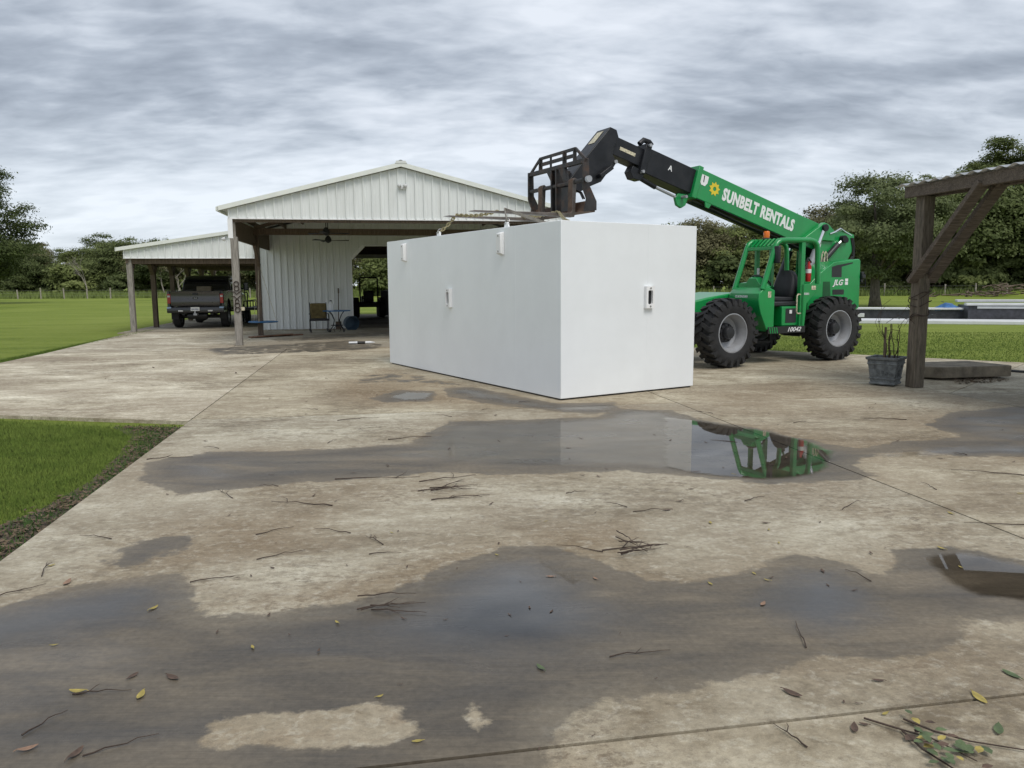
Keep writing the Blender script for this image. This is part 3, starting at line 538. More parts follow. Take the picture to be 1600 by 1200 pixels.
M['rubber_big'] = mat('rubber_big', (.013, .013, .014), .7, var=.3, vs=6, dirt=.4, dcol=(.045, .04, .034), ds=4, bump=.2)
for x in (1.52, -1.32):
    for y in (1.05, -1.05): wheel(x, y, R(3) if x > 0 else 0)
MB().bx((-2.35, -.42, .55), (2.0, .30, 1.02)).build('chassis', BK, tele, bev=.03)
for x in (1.52, -1.32):
    MB().tube([(x, -.95, .655), (x, -.5, .655), (x, -.2, .63), (x, .2, .63), (x, .5, .655), (x, .95, .655)], [.10, .11, .2, .2, .11, .10], 14).build('axle', BK, tele)
MB().bar((.55, .62, .40), (-.1, .62, .40), .05, .04).bar((.5, .62, .42), (.5, .62, .62), .05, .05).bar((-.05, .62, .42), (-.05, .62, .62), .05, .05).build('step', BK, tele)
MB().prism([(.55, 1.0), (.55, 1.40), (1.3, 1.30), (2.05, 1.16), (2.12, .95), (1.9, .8), (.6, .8)], -.85, .27).build('front_cover', GP, tele, bev=.03)
# cab
cx = [(.40, 1.44), (.56, 1.50), (.68, 1.49), (.80, 1.38), (.82, 1.25), (.76, 1.02), (.60, .70), (.50, .645), (.40, .645)]
MB().loft([[(x*(.93 if i == 0 else 1)-.0, y, z) for x, z in cx] for i, y in enumerate((.28, .36, 1.08, 1.15))]).build('cab_nose', GP, tele, bev=.012)
MB().loft([[(.62, y, 1.47), (.40, y, 1.47), (.36, y, 1.47+h*.6), (.44, y, 1.47+h), (.62, y, 1.47+h*.85)] for y, h in ((.33, .05), (.42, .13), (.6, .14), (.68, .25), (.86, .24), (.95, .12), (1.02, .05))]).build('dash_cowl', GP, tele, bev=.012)
def pillar(name, pts, wd, mt=GP):
    m_ = MB()
    for a, c in zip(pts[:-1], pts[1:]): m_.bar(a, c, wd, wd*.8, (0, 1, 0))
    return m_
pa = MB().tube([(.70, 1.12, 1.46), (.52, 1.12, 1.95), (.41, 1.12, 2.26), (.36, 1.12, 2.34), (.27, 1.12, 2.39), (.12, 1.12, 2.40), (-.52, 1.12, 2.41), (-.64, 1.12, 2.39), (-.71, 1.12, 2.33), (-.74, 1.12, 2.24), (-.76, 1.12, 1.9), (-.78, 1.12, 1.56)], .052, 8); pa.build('roll_bar', GP, tele, smooth=50)
pb = MB().tube([(.66, .32, 1.44), (.48, .32, 1.93), (.36, .32, 2.26), (.31, .32, 2.35), (.22, .32, 2.40), (.1, .32, 2.405), (-.52, .32, 2.41), (-.64, .32, 2.39), (-.71, .32, 2.33), (-.74, .32, 2.24), (-.76, .32, 1.9), (-.78, .32, 1.1)], .050, 8); pb.build('roll_bar', GP, tele, smooth=50)
MB().bx((-.38, 1.06, .66), (-.28, 1.15, 2.40)).build('door_post', GP, tele, bev=.01)
MB().bx((.0, .26, 1.44), (.09, .33, 2.36)).bx((-.40, .26, 1.44), (-.31, .33, 2.36)).build('inner_post', GP, tele, bev=.01)
MB().bx((-.66, .33, 2.375), (.19, 1.11, 2.43)).build('roof', GP, tele, bev=.012)
rg = MB(); rg.bx((.33, .33, 2.215), (.385, 1.11, 2.285)); MB().add([(.15, .34, 2.40), (.15, 1.10, 2.40), (.32, 1.10, 2.25), (.32, .34, 2.25)], [(0, 1, 2, 3)]).build('visor_back', M['black_plastic'], tele, smooth=0)
grate = rg.build('roof_grate', GP, tele, bev=.01)
for k in range(8):
    y = .345+k*.107; MB().bar((.19, y, 2.435), (.365, y, 2.29), .052, .02).build('slat', GP, grate)
MB().prism([(-.30, .66), (-.30, 1.55), (-.78, 1.56), (-.74, 1.45), (-.47, 1.17), (-.42, .66)], 1.10, 1.15).build('rear_panel', GP, tele, bev=.008)
MB().prism([(-.44, .66), (-.44, 1.15), (-.8, 1.5), (-.8, .9)], .28, .34).build('inner_panel', GP, tele)
MB().bx((-.42, .30, .645), (.52, 1.14, .69)).bx((-.44, .30, .69), (-.40, 1.1, 1.5)).bx((-.40, .30, .69), (.45, .335, 1.42)).build('cab_floor', GP, tele)
MB().bx((-.44, 1.11, .60), (.56, 1.165, .735)).build('sill', M['decal_black'], tele, bev=.006)
t_ = text('10042', .12, M['decal_white'], tele, bold=.012, shear=.35, xs=1.25); frame(t_, (-1, 0, 0), (0, 0, 1), (-.12, 1.168, .668))
for k in range(4): MB().prism([(.30+k*.06, .61), (.325+k*.06, .61), (.355+k*.06, .725), (.33+k*.06, .725)], 1.166, 1.168).build('sill_stripe', GP, tele, smooth=0)
tb = MB().bx((-.30, .62, .74), (.13, 1.09, 1.12)).build('tool_box', GP, tele, bev=.015)
MB().bx((-.25, 1.09, .80), (.04, 1.096, 1.08)).build('cover_plate', M['black_plastic'], tb, bev=.01)
MB().bx((-.13, 1.097, .98), (-.06, 1.099, 1.05)).build('sticker', M['decal_white'], tb, smooth=0)
MB().bx((-.36, .48, 1.12), (.40, 1.05, 1.22)).build('seat_base', M['black_plastic'], tele, bev=.03)
def rbox(prof_pts): return prof_pts
st = MB().loft([[(-.30, y, 1.22), (.26, y, 1.22), (.33-abs(y-.75)*.25, y, 1.27), (.28, y, 1.32-abs(y-.75)*.06), (-.28, y, 1.30)] for y in (.53, .62, .75, .88, .97)]); st.build('seat_cushion', M['seat_black'], tele, bev=.02)
def backsec(z, hw, x0, th, e=0): return [(x0-th, .75-hw*.9, z), (x0-th, .75+hw*.9, z), (x0-th*.2, .75+hw, z), (x0+.02, .75+hw*.82, z), (x0-.015+e, .75, z), (x0+.02, .75-hw*.82, z), (x0-th*.2, .75-hw, z)]
MB().loft([backsec(1.28, .20, -.22, .12), backsec(1.36, .25, -.20, .15), backsec(1.50, .26, -.22, .15), backsec(1.62, .245, -.25, .14), backsec(1.72, .21, -.28, .12), backsec(1.80, .15, -.30, .09), backsec(1.83, .08, -.31, .05)]).build('seat_back', M['seat_black'], tele, smooth=60, bev=0)
sw_ = MB(); c_ = Vector((.36, .74, 1.62)); ax = Vector((-.55, 0, .83)).normalized(); e1 = Vector((0, 1, 0)); e2 = ax.cross(e1)
ring = [c_+(e1*math.cos(a)+e2*math.sin(a))*.19 for a in [2*math.pi*k/28 for k in range(29)]]
sw_.tube(ring, .016, 8, False)
for a in (.5, 2.6, 4.71): sw_.bar(c_, c_+(e1*math.cos(a)+e2*math.sin(a))*.19, .03, .012)
sw_.cyl(c_, c_-ax*.30, .035, 10); sw_.build('steering_wheel', M['black_plastic'], tele)
MB().bx((.38, .45, 1.36), (.60, 1.0, 1.49)).build('dashboard', M['black_plastic'], tele, bev=.03)
MB().tube([(-.26, 1.17, 1.35), (-.18, 1.19, 1.36), (-.15, 1.19, 1.32), (-.15, 1.19, 1.02), (-.18, 1.19, .98), (-.28, 1.17, .98)], .014, 8).build('grab_handle', M['decal_pale'], tele)
fe = MB().lathe([(.05, 1.60), (.055, 1.62), (.055, 1.90), (.03, 1.95), (.025, 2.0)], 16, 'z', (-.62, 1.02, 0)).build('fire_extinguisher', M['red'], tele)
MB().lathe([(.0565, 1.77), (.0565, 1.85)], 16, 'z', (-.62, 1.02, 0), False).build('label_band', M['decal_white'], fe)
MB().bar((-.62, 1.02, 2.0), (-.54, 1.02, 2.02), .03, .02).bar((-.58, 1.02, 1.98), (-.55, 1.05, 1.85), .012, .012).build('valve', M['black_plastic'], fe)
MB().bx((.40, 1.13, 1.95), (.46, 1.27, 2.28)).build('mirror', M['black_plastic'], tele, bev=.02)
MB().bar((.44, 1.12, 2.2), (.44, 1.2, 2.2), .02, .02).build('mirror_arm', BK, tele)
bc = MB().lathe([(.075, 2.425), (.08, 2.45), (.06, 2.47)], 16, 'z', (.12, .60, 0)).build('beacon', M['black_plastic'], tele)
MB().lathe([(.058, 2.47), (.062, 2.5), (.06, 2.58), (.05, 2.60)], 16, 'z', (.12, .60, 0)).build('lens', M['light_amber'], bc)
MB().add([(.822, .52, 1.30), (.822, .86, 1.30), (.818, .86, 1.345), (.818, .52, 1.345)], [(0, 1, 2, 3)]).build('sticker', M['decal_mix'], tele, smooth=0)
MB().bx((.50, 1.151, 1.30), (.58, 1.153, 1.42)).build('sticker', M['decal_pale'], tele, smooth=0)
MB().bx((-.70, 1.151, 1.44), (-.58, 1.153, 1.52)).build('sticker', M['decal_pale'], tele, smooth=0)
MB().bx((-.52, 1.151, 1.34), (-.38, 1.153, 1.385)).build('sticker', M['decal_mix'], tele, smooth=0)
MB().bx((.01, .331, 1.75), (.08, .333, 1.88)).build('sticker', M['decal_white'], tele, smooth=0)
# rear body
rb = MB().prism([(-.82, 1.0), (-.82, 1.52), (-1.14, 1.77), (-1.55, 2.0), (-2.30, 2.07), (-2.34, 2.03), (-2.36, 1.05), (-2.0, .85), (-1.0, .85)], .36, .85).build('engine_cowl', GP, tele, bev=.015)
MB().prism([(-1.48, 1.90), (-1.62, 1.935), (-2.10, 2.0), (-2.10, 1.975), (-1.77, 1.905), (-1.78, 1.69), (-1.49, 1.69)], .846, .853).build('air_grille', M['black_plastic'], rb, smooth=0)
MB().bx((-1.87, .846, 1.33), (-1.53, .853, 1.435)).build('air_grille', M['black_plastic'], rb, smooth=0)
MB().prism([(-1.24, 1.60), (-1.44, 1.60), (-1.48, 1.28), (-1.24, 1.28)], .846, .852).build('recess_shade', mat('green_shaded', (.006, .09, .025), .5), rb, smooth=0)  # flat plate, the shade of a recess put into a darker green
t_ = text('JLG', .155, M['decal_white'], rb, bold=.03, shear=.3, xs=1.15); frame(t_, (-1, 0, 0), (0, 0, 1), (-1.68, .855, 1.575))
for z in (1.56, 1.63): MB().bx((-1.98, .851, z-.03), (-1.89, .8535, z+.03)).build('sticker', M['decal_white'], rb, smooth=0)
MB().bx((-2.46, .70, 1.66), (-2.36, .90, 1.74)).bx((-2.44, .72, 1.74), (-2.36, .88, 1.80)).bx((-2.44, .72, 1.58), (-2.37, .86, 1.66)).build('tail_light', M['black_plastic'], rb, bev=.01)
MB().prism([(-.9, .8), (-.9, 1.5), (-2.3, 1.55), (-2.3, .8)], -1.0, -.42).build('engine_hood', GP, tele, bev=.03)
MB().prism([(-2.0, .9), (-2.36, 1.1), (-2.36, 2.0), (-2.2, 2.0), (-1.6, 1.0)], -.42, .36).build('counterweight', GP, tele, bev=.02)
MB().cyl((-1.05, .70, 1.0), (-1.05, .70, 1.38), .14, 18).cyl((-1.05, .7, 1.38), (-1.05, .7, 1.45), .09, 16).build('air_cleaner', M['black_plastic'], tele)
MB().bx((-1.2, -.35, 1.0), (-.5, .25, 1.25)).bx((-.95, .0, 1.25), (-.6, .22, 1.5)).bx((-1.5, -.3, 1.25), (-1.1, .2, 1.6)).build('hydraulic_tank', BK, tele, bev=.02)
# tower plates that carry the boom
for y in (.16, -.36):
    MB().prism([(-1.72, 1.3), (-1.78, 2.48), (-2.55, 2.72), (-2.9, 2.62), (-2.92, 2.36), (-2.72, 2.05), (-2.42, 1.3)], y, y+.035).build('tower_plate', GP, tele, bev=.006)
MB().cyl((-2.6, -.45, 2.5), (-2.6, .26, 2.5), .06, 14).build('pivot_pin', BK, tele)
# boom: side outline in the x-z plane
SA = math.atan(.2905); cA, sA = math.cos(SA), math.sin(SA)
def bp(t, d_): # t along the boom from the green mouth, d_ down from its top line
    return (1.59 + t*cA + d_*sA, 3.84 + t*sA - d_*cA)
def bprism(t0, t1, d0, d1, y0, y1): return MB().prism([bp(t0, d0), bp(t1, d0), bp(t1, d1), bp(t0, d1)], y0, y1)
BY0, BY1 = -.33, .14
outer = bprism(-4.62, -.10, 0, .57, BY0, BY1).build('boom_section', GP, tele, bev=.012)
bprism(-4.5, -.12, .571, .585, BY0+.015, BY1-.015).build('underside', BK, outer)
bprism(-.20, -.085, -.035, .60, BY0-.035, BY1+.035).build('mouth_collar', GP, outer, bev=.012)
MB().prism([bp(-3.05, .575), bp(-3.5, .10), bp(-3.62, -.03), bp(-3.75, -.03), bp(-4.0, .06), bp(-4.05, .26), bp(-3.72, .34), bp(-3.5, .46)], BY1-.005, BY1+.12).build('cylinder_bracket', GP, outer, bev=.015)
for tt, dd in ((-.55, .60), (-.6, .60)):
    pass
MB().prism([bp(-.62, .57), bp(-.45, .57), bp(-.5, .66), bp(-.58, .66)], BY1-.03, BY1).build('hose_clamp', GP, outer)
for k, (dy, dd) in enumerate(((.0, .63), (-.06, .64), (-.12, .63))):
    MB().tube([(bp(t, dd)[0], BY1-.08+dy, bp(t, dd+.015*math.sin(t*3+k))[1]) for t in np.linspace(-3.4, -.2, 12)], .018, 6).build('hose', M['hose'], outer)
# lettering and marks on the boom
d1, d2 = (-cA, 0, -sA), (-sA, 0, cA)   # reading direction runs to the rear of the machine
def on_boom(o, t, d_, y=BY1+.003): x, z = bp(t, d_); return frame(o, d1, d2, (x, y, z))
t_ = text('SUNBELT RENTALS', .235, M['decal_white'], outer, bold=.050, xs=.88, spacing=1.08)
bb = [v.co.x for v in t_.data.vertices]; kx = 2.06/(max(bb)-min(bb))
for v in t_.data.vertices: v.co.x *= kx; v.co.y *= 1.36
on_boom(t_, -1.86, .29)
gear = MB(); nT = 9; pr = []
for k in range(nT):
    a = 2*math.pi*k/nT
    for da, r_ in ((0, .105), (.22, .145), (.52, .10)): pr.append((r_*math.cos(a+da), r_*math.sin(a+da)))
inn = [(.042*math.cos(math.atan2(y, x)), .042*math.sin(math.atan2(y, x))) for x, y in pr]; n = len(pr)
gear.add([(x, y, .002) for x, y in pr+inn], [(i, (i+1) % n, n+(i+1) % n, n+i) for i in range(n)])
on_boom(gear.build('sun_gear_logo', M['decal_yellow'], outer, smooth=0), -.60, .26)
sh_ = MB().add([(-.095, .10, .002), (.095, .10, .002), (.095, -.03, .002), (.05, -.10, .002), (-.05, -.10, .002), (-.095, -.04, .002)], [(5, 4, 3, 2, 1, 0)]).build('shield_sticker', M['decal_white'], outer, smooth=0); on_boom(sh_, -.30, .19)
iv = MB().add([(-.03, .09, .004), (-.005, .09, .004), (.008, -.04, .004), (-.015, -.04, .004)], [(3, 2, 1, 0)]).build('mark', M['decal_black'], sh_, smooth=0)
mid = bprism(-.5, 1.18, .045, .52, BY0+.05, BY1-.04).build('boom_section', BK, tele, bev=.012)
t_ = text('A', .14, M['decal_white'], mid, bold=.02); on_boom(t_, .52, .24, BY1-.036)
bprism(1.06, 1.20, .0, .55, BY0+.01, BY1).build('collar', BK, mid, bev=.012)
MB().tube([(bp(1.05, -.02)[0], .08, bp(1.05, -.02)[1]), (bp(1.12, -.06)[0], .08, bp(1.12, -.06)[1]), (bp(1.25, -.05)[0], .08, bp(1.25, -.05)[1]), (bp(1.32, .05)[0], .08, bp(1.32, .05)[1])], .05, 10).build('hose_guide', BK, mid)
for t, d_ in ((1.13, .02), (1.15, .53), (.05, .64)):
    x, z = bp(t, d_); MB().cyl((x, .05, z), (x, BY1+.05, z), .03, 12).build('pin', M['rim_grey'], mid)
inner = bprism(.9, 2.05, .095, .43, BY0+.09, BY1-.075).build('boom_section', BK, tele, bev=.01)
x, z = bp(1.62, .30); lb = MB().box((0, 0, 0), (.36, .06, .002)).build('sticker', M['decal_pale'], inner, smooth=0); on_boom(lb, 1.52, .27, BY1-.072)
# extension cylinder under the boom
def cyl2(name, a, b_, y, r, m, par): return MB().cyl((a[0], y, a[1]), (b_[0], y, b_[1]), r, 14).build(name, m, par)
ec = cyl2('extension_cylinder', bp(1.22, .60), bp(.7, .66), .02, .045, BK, tele); cyl2('rod', bp(.7, .66), bp(.08, .68), .02, .028, M['rim_grey'], ec)
MB().prism([bp(-.02, .55), bp(.16, .60), bp(.20, .70), bp(.12, .82), bp(0, .84), bp(-.08, .76), bp(-.10, .58)], -.02, .05).build('cylinder_ear', GP, outer, bev=.008)
MB().prism([bp(1.05, .50), bp(1.35, .48), bp(1.38, .60), bp(1.28, .70), bp(1.10, .68)], -.1, .1).build('cylinder_ear', BK, mid, bev=.008)
# lift cylinders and slave cylinder
for y in (.26, -.46):
    lc = MB().cyl((-1.15, y, 1.15), (-1.66, y, 2.26), .075, 16).build('lift_cylinder', M['black_plastic'] if y < 0 else M['rim_grey'], tele); MB().cyl((-1.66, y, 2.26), (-1.88, y, 2.73), .040, 14).build('rod', M['chrome'], lc)
    MB().cyl((-1.88, y-.06, 2.74), (-1.88, y+.06, 2.74), .075, 14).build('rod_eye', BK, lc)
sc_ = MB().cyl((-1.70, .24, 1.86), (-2.35, .24, 2.40), .06, 16).build('slave_cylinder', M['black_plastic'], tele); MB().cyl((-2.35, .24, 2.40), (-2.48, .24, 2.50), .03, 12).build('rod', M['chrome'], sc_)
MB().cyl((-2.5, .2, 2.52), (-2.5, .30, 2.52), .075, 14).build('rod_eye', BK, sc_)
MB().tube([(-2.05, .27, 2.62), (-2.2, .27, 2.66), (-2.42, .23, 2.745), (-2.6, .20, 2.68), (-2.85, .18, 2.60)], .016, 6).build('steel_line', M['chrome'], tele)
for k in range(3): MB().tube([(-2.8-.03*k, .2, 2.55), (-2.86-.03*k, .2, 2.35), (-2.88-.02*k, .2, 2.15), (-2.7-.03*k, .22, 1.95), (-2.55, .24, 1.85)], .018, 6).build('hose', M['hose'], tele)
for k in range(2): MB().tube([(-1.75-.08*k, .33, 1.9), (-1.76-.08*k, .34, 2.18), (-1.79-.08*k, .34, 2.24), (-1.83-.08*k, .34, 2.18), (-1.86-.08*k, .33, 1.95)], .014, 6).build('steel_line', M['decal_pale'], tele)
MB().tube([(-1.3, .3, 1.75), (-1.25, .36, 1.95), (-1.35, .34, 2.1), (-1.5, .3, 2.0)], .018, 6).build('hose', M['hose'], tele)
wl = MB().prism([(-1.62, 2.12), (-1.80, 2.12), (-1.92, 2.55), (-1.77, 2.55)], .197, .200).build('warning_sticker', M['decal_white'], tele, smooth=0)
for k in range(5): MB().prism([(-1.645-.027*k, 2.15+.085*k), (-1.785-.02*k, 2.15+.085*k+.02), (-1.795-.02*k, 2.185+.085*k+.02), (-1.655-.027*k, 2.185+.085*k)], .2, .2015).build('print', M['decal_black'], wl, smooth=0)
# boom head
hp = [(3.56, 4.40), (3.42, 4.36), (3.37, 4.22), (3.47, 4.05), (3.50, 3.92), (3.44, 3.82), (3.43, 3.76), (3.48, 3.69), (3.60, 3.60), (3.75, 3.42), (3.98, 3.33), (4.20, 3.22), (4.42, 3.22), (4.46, 3.40), (4.39, 3.46), (4.08, 3.83)]
head = MB().prism(hp, BY0+.03, BY1).build('boom_head', BK, tele, bev=.012)
MB().bar((3.84, BY1+.03, 3.50), (3.58, BY1+.03, 3.68), .08, .20, (0, 1, 0)).build('cylinder_cover', BK, head, bev=.012)
dx, dz = 4.08-3.56, 3.83-4.40; l_ = math.hypot(dx, dz); st_ = MB().box((0, 0, 0), (.20, .30, .003)).build('sticker', M['decal_pale'], head, smooth=0); frame(st_, (0, 1, 0), (-dx/l_, 0, -dz/l_), (3.56+dx*.30+.005, -.10, 4.40+dz*.30+.004))
MB().cyl((3.445, BY1-.01, 3.79), (3.445, BY1+.03, 3.79), .035, 14).build('pin', M['rim_grey'], head)
for dy in (.0, .05): MB().tube([(4.36, .05+dy, 3.30), (4.3, .3+dy, 3.18), (4.40, .55+dy, 3.05)], .014, 6).build('hose', M['hose'], head)
# fork carriage
CX = 4.55; WS = M['worn_steel']
carr = MB().bar((CX, -1.08, 3.645), (CX, .88, 3.645), .075, .075).build('fork_carriage', WS, tele, bev=.008)
side = [(CX+.05, 3.68), (CX-.06, 3.68), (CX-.07, 3.25), (CX-.22, 2.98), (CX-.22, 2.83), (CX+.02, 2.80), (CX-.02, 3.02), (CX+.05, 3.18)]
for y in (-1.08, .86): MB().prism(side, y-.02, y+.02).build('side_plate', WS, carr, bev=.005)
MB().cyl((CX, -1.12, 3.33), (CX, .95, 3.33), .038, 14).build('fork_shaft', WS, carr)
MB().cyl((CX, .93, 3.33), (CX, .99, 3.33), .055, 14).build('shaft_cap', M['rim_grey'], carr)
MB().prism([(CX-.20, 3.0), (CX-.12, 3.0), (CX-.02, 2.82), (CX-.20, 2.80)], -1.06, .86).build('bottom_rail', M['rust_steel'], carr, bev=.005)
gz = 3.885
MB().bar((CX, -.70, gz), (CX, .55, gz), .035, .05).build('guard_rail', WS, carr)
MB().bar((CX, -.68, 3.775), (CX, .53, 3.775), .02, .065).build('guard_rail', WS, carr)
for y, w_ in ((-.68, .07), (-.30, .03), (.18, .075), (.52, .06)): MB().bar((CX, y, 3.66), (CX, y, gz), .03, w_, (1, 0, 0)).build('guard_bar', WS, carr)
MB().bar((CX, -.70, gz), (CX, -1.05, 3.67), .03, .045).build('guard_bar', WS, carr); MB().bar((CX, .55, gz), (CX, .86, 3.67), .03, .045).build('guard_bar', WS, carr)
for y in (-.22, -.05): MB().prism([(CX+.05, 3.62), (CX-.25, 3.60), (CX-.28, 3.30), (CX-.10, 2.86), (CX+.04, 2.84)], y-.02, y+.02).build('hanger_plate', WS, carr, bev=.004)
MB().prism([(-.42, 3.62), (-.20, 3.62), (-.20, 3.36)], CX-.03, CX+.03, 'x').build('gusset', WS, carr); MB().prism([(.0, 3.62), (.22, 3.62), (.30, 3.36), (.20, 3.36)], CX-.03, CX+.03, 'x').build('gusset', WS, carr)
MB().bx((CX-.04, .06, 2.86), (CX+.0, .42, 3.28)).build('face_plate', WS, carr, bev=.004)
for y in (-.60, .47):
    fk = MB().prism([(CX+.055, 3.37), (CX+.01, 3.40), (CX-.04, 3.37), (CX-.02, 3.28), (CX+.0, 2.80), (CX+.02, 2.735), (6.45, 2.765), (6.52, 2.775), (6.45, 2.785), (CX+.10, 2.80), (CX+.065, 2.84)], y-.075, y+.075).build('fork', M['rust_steel'], carr, bev=.004)
    fk.data.materials.append(M['fork_steel'])
    for p in fk.data.polygons:
        if p.center.x > CX+.3: p.material_index = 1
# ------------------------------------------------------------------ lifting chains and sling
TM = Matrix.Rotation(TR, 4, 'Z'); TM.translation = (4.916, 16.147, 0); SM_ = Matrix.Rotation(BA, 4, 'Z'); SM_.translation = (.667, 10.453, 0)
def tw(x, y, z): return TM @ Vector((x, y, z))
def sw2(x, y, z): return SM_ @ Vector((x, y, z))
def chain(name, pts, label, pitch=.062, r=.0115):
    pts = [Vector(p) for p in pts]; cum = [0]
    for a, c in zip(pts[:-1], pts[1:]): cum.append(cum[-1]+(c-a).length)
    def at_(s):
        for i in range(len(pts)-1):
            if s <= cum[i+1] or i == len(pts)-2: return pts[i].lerp(pts[i+1], (s-cum[i])/max(1e-6, cum[i+1]-cum[i]))
    m_ = MB(); n = int(cum[-1]/pitch)
    for k in range(n):
        a, c = at_(k*pitch), at_((k+1)*pitch); t = (c-a).normalized(); up = Vector((0, 0, 1)) if abs(t.z) < .9 else Vector((1, 0, 0)); x = t.cross(up).normalized(); y = t.cross(x)
        if k % 2: x = y
        ct = (a+c)/2; L2, W2 = pitch*.74, pitch*.34
        m_.tube([ct+t*(L2*math.cos(q))*1.0+x*W2*math.sin(q) for q in [2*math.pi*j/8 for j in range(9)]], r, 5, False)
    o = m_.build(name, M['chain'], smooth=60); return tag(o, label, 'chain', 'chains hanging from the forks')
zt = SH+.07
def sag(a, c, n, s): return [Vector(a).lerp(Vector(c), i/n)-Vector((0, 0, s*math.sin(math.pi*i/n))) for i in range(n+1)]
chain('lifting_chain', sag(sw2(.10, 3.88, zt), tw(6.30, -.60, 2.80), 6, .03)+sag(tw(6.30, -.56, 2.80), tw(5.95, .45, 2.80), 6, .04), 'gold lifting chain from the roof eye at the left up over both fork tips')
chain('lifting_chain', sag(tw(5.0, -.58, 2.81), tw(4.9, .47, 2.81), 6, .02)+sag(tw(4.88, .56, 2.80), sw2(.45, .42, zt-.055), 6, .03), 'gold lifting chain draped over the fork heels down to the shelter corner')
def shackle(p, d_, label):
    d_ = Vector(d_).normalized(); p = Vector(p); sd_ = Vector((d_.y, -d_.x, 0)).normalized() if abs(d_.z) < .99 else Vector((1, 0, 0)); m_ = MB()
    m_.tube([p+sd_*.03*math.cos(a)*1.3+d_*(.035+.045*math.sin(a)) for a in [math.pi*k/8 for k in range(9)]], .010, 7); m_.tube([p-sd_*.055, p+sd_*.055], .011, 8)
    o = m_.build('shackle', M['bolt']); return tag(o, label, 'shackle', 'shackles on the shelter roof')
shackle(sw2(.10, 3.88, SH+.06), (.3, -.3, .6), 'steel shackle on the roof eye at the left end of the chain'); shackle(sw2(.10, 1.56, SH+.06), (.2, .2, .9), 'steel shackle on the roof eye above the right hooded vent')
slg = MB(); a0, a1, a2 = sw2(.10, 1.56, SH+.12), tw(5.86, .42, 2.83), sw2(1.2, 1.75, SH+.05)
for p, q in ((a0, a1), (a1, a2)): slg.bar(p, q, .05, .014, (p-q).cross(Vector((0, 0, 1))))
tag(slg.build('web_sling', mat('sling', (.22, .20, .17), .8, var=.2, vs=20)), 'grey web sling looped over the near fork from the roof eye', 'sling')
# ------------------------------------------------------------------ barn (local x along the front, y to the rear)
barn = empty('barn', (-7.275, 20.512, 0), TH)
tag(barn, 'white metal sided barn with open porch under the gable and a lean-to on its left', 'barn')
SD, GW, BW = M['siding'], M['grey_wood'], M['brown_wood']
PK, EL, ER = 4.39, -.12, 8.90; ZE, ZP = 3.57, 4.71; RS = (ZP-ZE)/(PK-EL)
def rz_(u): return ZP - abs(u-PK)*RS
PW = .229
def panels(par, u0, u1, v, zb, zt, face=-1, name='siding_panel'): # ribbed sheets along u; zb, zt are functions of u
    n = max(1, round((u1-u0)/PW)); wd = (u1-u0)/n
    for k in range(n):
        a = u0+k*wd; c = a+wd; pr = [(a, 0), (a+.010, .042), (a+.042, .042), (a+.052, 0), (a+wd*.48, 0), (a+wd*.5, .006), (a+wd*.62, .006), (a+wd*.64, 0), (c, 0)]
        m_ = MB(); v_ = [(u, v+face*d_, zb(u)) for u, d_ in pr] + [(u, v+face*d_, zt(u)) for u, d_ in pr]; q = len(pr)
        v_ += [(a, v-face*.004, zb(a)), (c, v-face*.004, zb(c)), (c, v-face*.004, zt(c)), (a, v-face*.004, zt(a))]
        m_.add(v_, [(i, i+1, q+i+1, q+i) for i in range(q-1)] + [(2*q, 2*q+3, 2*q+2, 2*q+1), tuple(range(q))+(2*q+1, 2*q), tuple(reversed(range(q, 2*q)))+(2*q+3, 2*q+2)])
        m_.build(name, SD, par, smooth=0)
panels(barn, EL, ER, 0, lambda u: 3.34, rz_)
MB().bx((EL-.005, -.035, 3.315), (ER, .012, 3.345)).build('gable_drip_trim', M['white_trim'], barn)
# roof of the main barn: two ribbed planes and edge trim
rf = MB()
OV = .24; V0, V1 = -.12, 21.5
for s in (-1, 1):
    ue = PK + s*(PK-EL+OV); ze = ZP + .06 - (PK-EL+OV)*RS
    rf.add([(PK, V0, ZP+.10), (PK, V1, ZP+.10), (ue, V1, ze+.04), (ue, V0, ze+.04), (PK, V0, ZP+.055), (PK, V1, ZP+.055), (ue, V1, ze-.005), (ue, V0, ze-.005)], [(0, 1, 2, 3), (7, 6, 5, 4), (0, 3, 7, 4), (1, 5, 6, 2), (2, 6, 7, 3)])
roof = rf.build('roof', M['roof_metal'], barn, smooth=0)
for s in (-1, 1):
    ue = PK + s*(PK-EL+OV); ze = ZP + .06 - (PK-EL+OV)*RS
    MB().add([(PK, V0-.02, ZP+.125), (ue, V0-.02, ze+.06), (ue, V0-.02, ze-.055), (PK, V0-.02, ZP+.01), (PK, V0+.03, ZP+.125), (ue, V0+.03, ze+.06), (ue, V0+.03, ze-.055), (PK, V0+.03, ZP+.01)], [(3, 2, 1, 0), (4, 5, 6, 7), (0, 1, 5, 4), (2, 3, 7, 6), (1, 2, 6, 5)]).build('rake_trim', M['trim_cream'], roof, smooth=0)
    MB().bx((ue-.03, V0-.02, ze-.06), (ue+.03, V1, ze+.045)).build('eave_trim', M['trim_cream'], roof)
MB().prism([(PK-.16, ZP+.09), (PK-.12, ZP+.16), (PK+.12, ZP+.16), (PK+.16, ZP+.09)], V0-.03, V1).build('ridge_cap', M['roof_metal'], roof)
MB().cyl((PK, .1, ZP+.13), (PK, .5, ZP+.13), .09, 14).build('ridge_vent', M['black_plastic'], roof)
